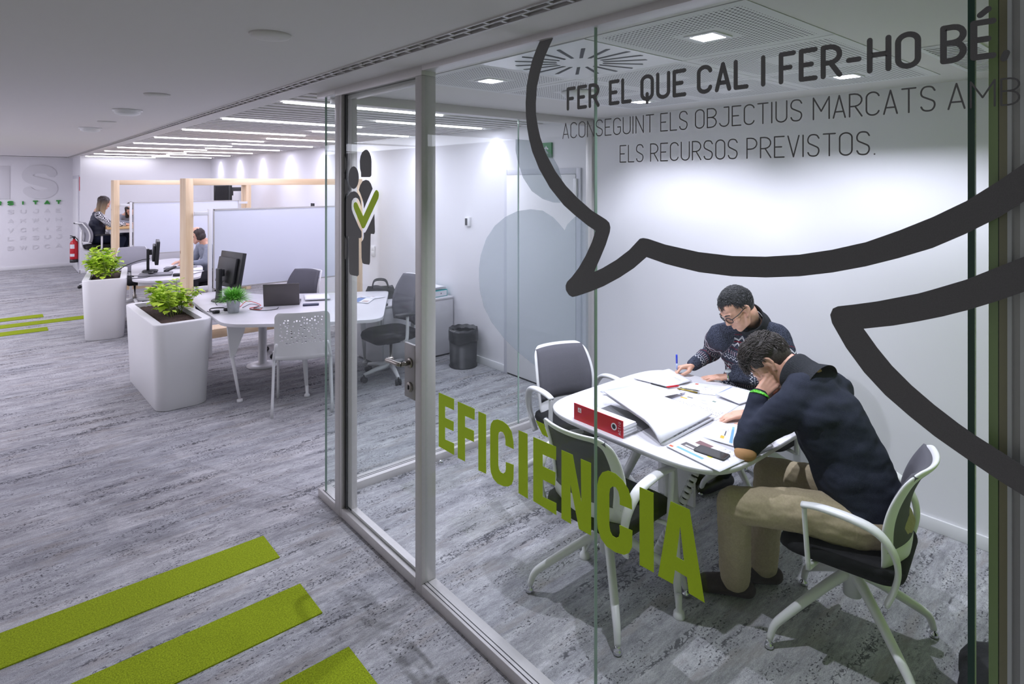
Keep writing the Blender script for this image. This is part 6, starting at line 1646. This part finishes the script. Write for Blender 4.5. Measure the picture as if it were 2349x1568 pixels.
# ---------------------------------------------------------------- man in the patterned sweater, writing
s_ = empty('person', (3.62, 1.92, 0), 0, 'man with glasses and a patterned navy sweater writing at the table', 'person')
O = s_.location
SJ = dict(pel=(3.63, 1.92, 0.55), c7=(3.50, 1.845, 1.105), hd=(3.30, 1.828, 1.215), rs=(3.395, 1.985, 1.005), ls=(3.605, 1.735, 1.015), re=(3.56, 2.145, 0.845), rw=(3.365, 2.165, 0.790), le=(3.53, 1.665, 0.80), lw=(3.395, 1.925, 0.770),
          lh=(3.62, 1.83, 0.545), rh=(3.62, 2.01, 0.545), lk=(3.22, 1.86, 0.53), rk=(3.22, 2.10, 0.53), la=(3.52, 2.05, 0.10), ra=(3.42, 2.20, 0.10))
HM = frame((-0.70, 0.30, -0.62), (-0.45, 0.28, 0.8))
pr_ = head_prims(SJ['hd'], HM) + [C(SJ['c7'], 0.060, Vector(SJ['hd']) + HM @ Vector((0, -0.035, -0.06)), 0.056)]
pr_ += limb([SJ['pel'], (3.58, 1.90, 0.82), SJ['c7']], [0.10, 0.10, 0.07]) + limb([SJ['c7'], SJ['ls'], SJ['le'], SJ['lw']], [0.05, 0.045, 0.038, 0.027]) + limb([SJ['c7'], SJ['rs'], SJ['re'], SJ['rw']], [0.05, 0.045, 0.038, 0.027])
pr_ += hand_prims(SJ['lw'], frame((-0.50, 0.86, -0.14)), 1, (0.10, 0.12, 0.14, 0.18), 0.25, 0.10)
pr_ += hand_prims(SJ['rw'], frame((-0.80, 0.55, -0.12), (-0.35, 0.50, 0.75)), -1, (0.85, 0.95, 1.05, 1.05), 0.8, 0.03)
pr_ += limb([SJ['pel'], SJ['lh'], SJ['lk'], SJ['la']], [0.09, 0.07, 0.045, 0.035]) + limb([SJ['pel'], SJ['rh'], SJ['rk'], SJ['ra']], [0.09, 0.07, 0.045, 0.035])
blob('body', rel(pr_, O), SKIN, s_, 0.0038, 4)
sw_ = limb([(3.64, 1.92, 0.60), (3.60, 1.90, 0.78), (3.54, 1.87, 0.94), (3.51, 1.855, 1.03)], [0.15, 0.155, 0.150, 0.10])
FB = frame((-0.80, -0.55, -0.2))
sw_ += [('e', (3.55, 1.88, 0.92), (0.185, 0.125, 0.17), FB), ('e', (3.52, 1.86, 1.02), (0.19, 0.10, 0.085), FB), ('e', (3.62, 1.91, 0.70), (0.17, 0.135, 0.16), FB)]
sw_ += [C((3.51, 1.845, 1.065), 0.070, SJ['ls'], 0.076), C((3.49, 1.865, 1.065), 0.070, SJ['rs'], 0.076)]
sw_ += limb([SJ['rs'], (3.50, 2.09, 0.93), SJ['re'], (3.43, 2.16, 0.81), (3.375, 2.165, 0.793)], [0.078, 0.068, 0.057, 0.047, 0.040])
sw_ += limb([SJ['ls'], (3.58, 1.68, 0.92), SJ['le'], (3.46, 1.80, 0.785), (3.405, 1.91, 0.775)], [0.078, 0.068, 0.057, 0.047, 0.041])
ob = blob('sweater', rel(sw_, O), fairisle(), s_, 0.006, 5, (0.005, (10, 10, 14)))
Rv = lambda p: Vector(p) - O
sweater_uv(ob, [(Rv((3.50, 1.85, 1.13)), Rv((3.63, 1.92, 0.55)), 1.0), (Rv(SJ['rs']), Rv(SJ['re']), 0.0), (Rv(SJ['re']), Rv(SJ['rw']), 0.28), (Rv(SJ['ls']), Rv(SJ['le']), 0.0), (Rv(SJ['le']), Rv(SJ['lw']), 0.26)])
cf = Vector(SJ['c7']); cd = ((Vector(SJ['hd']) + HM @ Vector((0, -0.035, -0.06))) - cf).normalized()
rollneck(O, cf - cd * 0.02 + Vector((-0.010, 0.0, -0.015)), cd, 0.082, 0.150, RIB, 'collar', s_)
tr_ = limb([SJ['pel'], SJ['lh'], SJ['lk'], (3.50, 2.03, 0.14)], [0.13, 0.095, 0.072, 0.058]) + limb([SJ['pel'], SJ['rh'], SJ['rk'], (3.41, 2.19, 0.14)], [0.13, 0.095, 0.072, 0.058])
blob('trousers', rel(tr_, O), JEANS, s_, 0.007, 4, (0.005, (12, 12, 9)))
OO = Vector((O.x, O.y, 0))
shoe(s_, Vector((3.53, 2.06, 0.1)) - OO, Vector((3.36, 2.10, 0)) - OO, SHOE_K); shoe(s_, Vector((3.42, 2.20, 0.1)) - OO, Vector((3.26, 2.26, 0)) - OO, SHOE_K)
hd = Vector(SJ['hd']) - O
hair_clumps('hair', hd, HM, HAIR1, s_, 3600, lambda d: (d.z > 0.05 - 0.9 * max(0, -d.y) if d.y < 0.25 else d.z > 0.45 + 0.2 * abs(d.x)) and not (abs(d.x) > .78 and d.z < .10), 0.030, 0.0016,
            lambda d: (0.3 * d.x, 0.8, 0.35) if d.z > .5 else (0, -0.2, -0.9), 7,
            cap=[(0, -0.022, 0.041, 0.0785, 0.0945, 0.0845), (0, -0.045, 0.005, 0.070, 0.065, 0.075)])
# spectacles, eyebrows, watch, ring
hair_clumps('crown_hair', hd, HM, HAIR1, s_, 1300, lambda d: d.z > 0.15 - 0.9 * max(0, -d.y) and d.y < 0.5, 0.026, 0.0016, lambda d: (0.6 * d.x, 0.5 - d.z, -0.5 + 0.4 * d.z), 12, grow=1.01)
gp = lambda x, y, z: hd + HM @ Vector((x, y, z))
m = MB()
for s in (-1, 1):
    loop = [gp(s * (0.032 + 0.025 * math.cos(t)), 0.104 - 0.012 * (0.5 + 0.5 * math.cos(t)), -0.002 + 0.017 * math.sin(t) * (1 if math.sin(t) > 0 else 1.1)) for t in [2 * PI * i / 20 for i in range(20)]]
    m.tube(loop, 0.0026, 6, closed=True)
    m.tube([gp(s * 0.057, 0.092, 0.004), gp(s * 0.077, 0.05, 0.008), gp(s * 0.082, 0.0, 0.012), gp(s * 0.081, -0.015, 0.004)], 0.0026, 6)
m.tube([gp(-0.008, 0.108, 0.002), gp(0, 0.111, 0.004), gp(0.008, 0.108, 0.002)], 0.0016, 6)
gl = m.build('spectacles', mat('dark_spectacle_frame', (34, 30, 28), 0.35), s_)
for s in (-1, 1):
    MB().tube([gp(s * 0.016, 0.1, 0.026), gp(s * 0.032, 0.096, 0.031), gp(s * 0.048, 0.082, 0.026)], [0.003, 0.0038, 0.002], 6).build('eyebrow', HAIR1, s_)
    MB().tube([gp(s * 0.018, 0.090, -0.002), gp(s * 0.031, 0.0925, -0.005), gp(s * 0.044, 0.084, -0.001)], [0.0009, 0.0013, 0.0008], 5).build('eyelashes', HAIR1, s_)
lw = Vector(SJ['lw']) - O; ax = (Vector(SJ['lw']) - Vector(SJ['le'])).normalized(); x = ax.cross(Vector((0, 0, 1))).normalized(); y = x.cross(ax)
wc = lw + ax * 0.008
m = MB().tube([wc + x * (0.034 * math.cos(2 * PI * i / 24)) + y * (0.031 * math.sin(2 * PI * i / 24)) for i in range(24)], 0.008, 8, closed=True, flat=(0.3, 1.2))
wt = m.build('wristwatch', CHROME, s_)
m = MB().lathe([(0.0, -0.004), (0.021, -0.004), (0.023, 0.006), (0.019, 0.009), (0.0, 0.009)], n=20, cap=False); m.xf(Matrix.Translation(wc + y * 0.031) @ Matrix((x, ax, y)).transposed().to_4x4()); m.build('watch_dial', mat('pale_watch_dial', (190, 196, 198), 0.3), wt)
# the blue pen in the writing hand
hand = Vector(SJ['rw']) + frame((-0.80, 0.55, -0.12), (-0.35, 0.50, 0.75)) @ Vector((0.018, 0.10, -0.05))
tip = Vector((3.255, 2.205, 0.747)); top = Vector((3.275, 2.222, 0.865))
root = empty('pen', tip, 0, 'blue pen held upright in the writing hand', 'pen')
d = top - tip
MB().tube([(0, 0, 0), d * 0.1, d * 0.25], [0.0012, 0.004, 0.0055], 10).build('tip', CHROME, root)
MB().tube([d * 0.25, d * 0.55], 0.0055, 10).build('grip', mat('clear_blue_plastic', (150, 165, 210), 0.2), root)
MB().tube([d * 0.55, d * 0.95, d], [0.006, 0.006, 0.004], 10).build('cap', mat('blue_plastic', (34, 60, 190), 0.3), root)

# ---------------------------------------------------------------- the three people farther back
def far_person(loc, label, J, hm, top, bot, hairm, hair_prims, skin=SKIN, parts=(), vox=0.010, hands=True):
    p = empty('person', loc, 0, label, 'person'); O = Vector(loc)
    pr = head_prims(J['hd'], hm) + [C(J['c7'], 0.052, Vector(J['hd']) + hm @ Vector((0, -0.03, -0.06)), 0.05)]
    pr += limb([J['pel'], J['c7']], [0.10, 0.07])
    for s in 'lr':
        pr += limb([J['c7'], J[s + 's'], J[s + 'e'], J[s + 'w']], [0.045, 0.042, 0.036, 0.026])
        if hands:
            d = (Vector(J[s + 'w']) - Vector(J[s + 'e'])).normalized()
            pr += hand_prims(J[s + 'w'], frame(d), 1 if s == 'l' else -1, (0.2, 0.25, 0.3, 0.35), 0.4)
        pr += limb([J['pel'], J[s + 'h'], J[s + 'k'], J[s + 'a']], [0.09, 0.068, 0.043, 0.033])
    blob('body', rel(pr, O), skin, p, 0.0055, 3)
    mid = (Vector(J['pel']) + Vector(J['c7'])) / 2
    side = (Vector(J['ls']) - Vector(J['rs'])).normalized(); upv = (Vector(J['c7']) - Vector(J['pel'])).normalized(); fw = side.cross(upv)
    FM = Matrix((side, fw, upv)).transposed()
    t = limb([J['pel'], mid, Vector(J['c7']) - upv * 0.07], [0.135, 0.135, 0.095]) + [('e', mid + upv * 0.08, (0.165, 0.115, 0.16), FM), ('e', Vector(J['pel']) + upv * 0.05, (0.165, 0.125, 0.11), FM), ('e', Vector(J['c7']) - upv * 0.075, (0.16, 0.085, 0.07), FM)]
    sl = []
    for s in 'lr':
        t.append(C(Vector(J['c7']) - upv * 0.06, 0.07, J[s + 's'], 0.066))
        e, w = Vector(J[s + 'e']), Vector(J[s + 'w'])
        sl += limb([J[s + 's'], e, e.lerp(w, 0.93)], [0.068, 0.052, 0.038])
    if isinstance(top, tuple):
        blob('vest', rel(t, O), top[0], p, 0.009, 4, (0.004, (9, 9, 30))); blob('sleeves', rel(sl, O), top[1], p, 0.009, 3)
    else:
        blob('shirt', rel(t + sl, O), top, p, 0.009, 4, (0.007, (14, 14, 18)))
    b = []
    for s in 'lr': b += limb([J['pel'], J[s + 'h'], J[s + 'k'], Vector(J[s + 'k']).lerp(Vector(J[s + 'a']), 0.93)], [0.125, 0.092, 0.070, 0.055])
    blob('trousers', rel(b, O), bot, p, 0.010, 4)
    for s in 'lr':
        a = Vector(J[s + 'a']) - Vector((O.x, O.y, 0)); k = Vector(J[s + 'k']) - Vector(J[s + 'h']); k.z = 0; k.normalize()
        sh = shoe(p, Vector((a.x, a.y, 0)), Vector((a.x, a.y, 0)) + k * 0.2, SHOE_K); sh.location.z = J[s + 'a'][2] - 0.10
    h = Vector(J['hd'])
    if hair_prims: blob('hair', rel([(q[0], h + hm @ Vector(q[1]), q[2], hm) if q[0] == 'e' else ('c', h + hm @ Vector(q[1]), q[2], h + hm @ Vector(q[3]), q[4]) for q in hair_prims], O), hairm, p, 0.007, 3, (0.006, (40, 40, 10)))
    return p
def check_mat():
    m = bpy.data.materials.new('black_white_check'); m.use_nodes = True; nt = m.node_tree; N = nt.nodes
    tc = N.new('ShaderNodeTexCoord'); ck = N.new('ShaderNodeTexChecker'); ck.inputs['Scale'].default_value = 52
    ck.inputs['Color1'].default_value = srgb(232, 232, 236); ck.inputs['Color2'].default_value = srgb(24, 24, 30)
    nt.links.new(tc.outputs['Object'], ck.inputs[0]); nt.links.new(ck.outputs[0], N['Principled BSDF'].inputs['Base Color']); N['Principled BSDF'].inputs['Roughness'].default_value = 0.9
    return m
def ombre():
    m = bpy.data.materials.new('brown_to_blond_hair'); m.use_nodes = True; nt = m.node_tree; N = nt.nodes
    tc = N.new('ShaderNodeTexCoord'); sp = N.new('ShaderNodeSeparateXYZ'); nt.links.new(tc.outputs['Object'], sp.inputs[0])
    rp = N.new('ShaderNodeValToRGB'); mr = N.new('ShaderNodeMapRange'); mr.inputs[1].default_value = 1.30; mr.inputs[2].default_value = 1.62
    nt.links.new(sp.outputs[2], mr.inputs[0]); nt.links.new(mr.outputs[0], rp.inputs[0])
    rp.color_ramp.elements[0].color = srgb(176, 148, 108); rp.color_ramp.elements[1].color = srgb(46, 36, 34)
    nt.links.new(rp.outputs[0], N['Principled BSDF'].inputs['Base Color']); N['Principled BSDF'].inputs['Roughness'].default_value = 0.5
    return m
NAVY_VEST = mat('navy_quilted_vest', (34, 38, 56), 0.6, bump=(14, 0.6))
far_person((1.50, 13.48, 0), 'woman with long hair, checked sleeves and a dark vest at the high table',
           dict(pel=(1.47, 13.48, 0.93), c7=(1.50, 13.46, 1.41), hd=(1.585, 13.44, 1.555), rs=(1.49, 13.30, 1.345), ls=(1.50, 13.63, 1.345), re=(1.66, 13.22, 1.165), le=(1.70, 13.68, 1.165), rw=(1.90, 13.34, 1.150), lw=(1.93, 13.6, 1.150),
                rh=(1.48, 13.39, 0.90), lh=(1.48, 13.57, 0.90), rk=(1.86, 13.37, 0.88), lk=(1.86, 13.6, 0.88), ra=(1.72, 13.36, 0.47), la=(1.74, 13.58, 0.47)),
           frame((0.84, 0.34, -0.40)), (NAVY_VEST, check_mat()), JEANS, ombre(),
           [('e', (0, -0.025, 0.04), (0.088, 0.105, 0.093)), ('c', (0.070, -0.03, 0.03), 0.05, (0.085, -0.02, -0.12), 0.045), ('c', (0.085, -0.02, -0.12), 0.045, (0.125, 0.01, -0.27), 0.032), ('c', (-0.055, -0.03, 0.03), 0.05, (-0.06, 0.0, -0.24), 0.035), ('c', (0, -0.07, 0.02), 0.05, (0, -0.02, -0.22), 0.045)])
far_person((2.12, 14.25, 0), 'dark haired woman in a grey sweater leaning over the high table',
           dict(pel=(2.12, 14.28, 0.93), c7=(2.05, 14.06, 1.31), hd=(2.08, 13.93, 1.415), rs=(1.89, 14.05, 1.25), ls=(2.22, 14.07, 1.26), re=(1.86, 13.86, 1.165), le=(2.30, 13.90, 1.165), rw=(2.06, 13.76, 1.150), lw=(2.2, 13.74, 1.150),
                rh=(2.03, 14.26, 0.90), lh=(2.2, 14.26, 0.90), rk=(1.98, 13.88, 0.88), lk=(2.22, 13.88, 0.88), ra=(1.97, 13.98, 0.47), la=(2.22, 13.98, 0.47)),
           frame((-0.25, -0.85, -0.42)), mat('heather_grey_knit', (138, 142, 152), 0.95, noise=(200, 0.12)), JEANS, HAIR2,
           [('e', (0, -0.025, 0.045), (0.088, 0.102, 0.09)), ('c', (0.068, 0.0, 0.02), 0.032, (0.062, 0.02, -0.15), 0.03), ('c', (-0.068, 0.0, 0.02), 0.032, (-0.062, 0.02, -0.15), 0.03), ('c', (0, -0.07, 0.0), 0.05, (0, -0.05, -0.13), 0.05), ('c', (-0.045, 0.072, 0.055), 0.022, (0.045, 0.072, 0.055), 0.022)])
far_person((2.62, 9.92, 0), 'balding man in a grey shirt working at the far desk with his back turned',
           dict(pel=(2.58, 9.96, 0.55), c7=(2.43, 9.91, 1.045), hd=(2.315, 9.90, 1.16), ls=(2.45, 9.72, 0.96), rs=(2.42, 10.09, 0.97), le=(2.38, 9.66, 0.775), re=(2.36, 10.16, 0.79), lw=(2.20, 9.73, 0.770), rw=(2.14, 10.05, 0.770),
                lh=(2.56, 9.85, 0.54), rh=(2.56, 10.04, 0.54), lk=(2.24, 9.80, 0.54), rk=(2.24, 10.06, 0.54), la=(2.30, 9.80, 0.10), ra=(2.30, 10.06, 0.10)),
           frame((-0.72, 0.55, -0.42)), mat('grey_blue_shirt', (140, 146, 160), 0.85, bump=(300, 0.2)), mat('charcoal_trousers', (46, 46, 52), 0.9), mat('short_dark_hair', (58, 50, 48), 0.7, noise=(300, 0.5)),
           [('e', (0.0, -0.030, 0.014), (0.086, 0.098, 0.080)), ('e', (0.0, -0.045, -0.040), (0.076, 0.075, 0.066))])
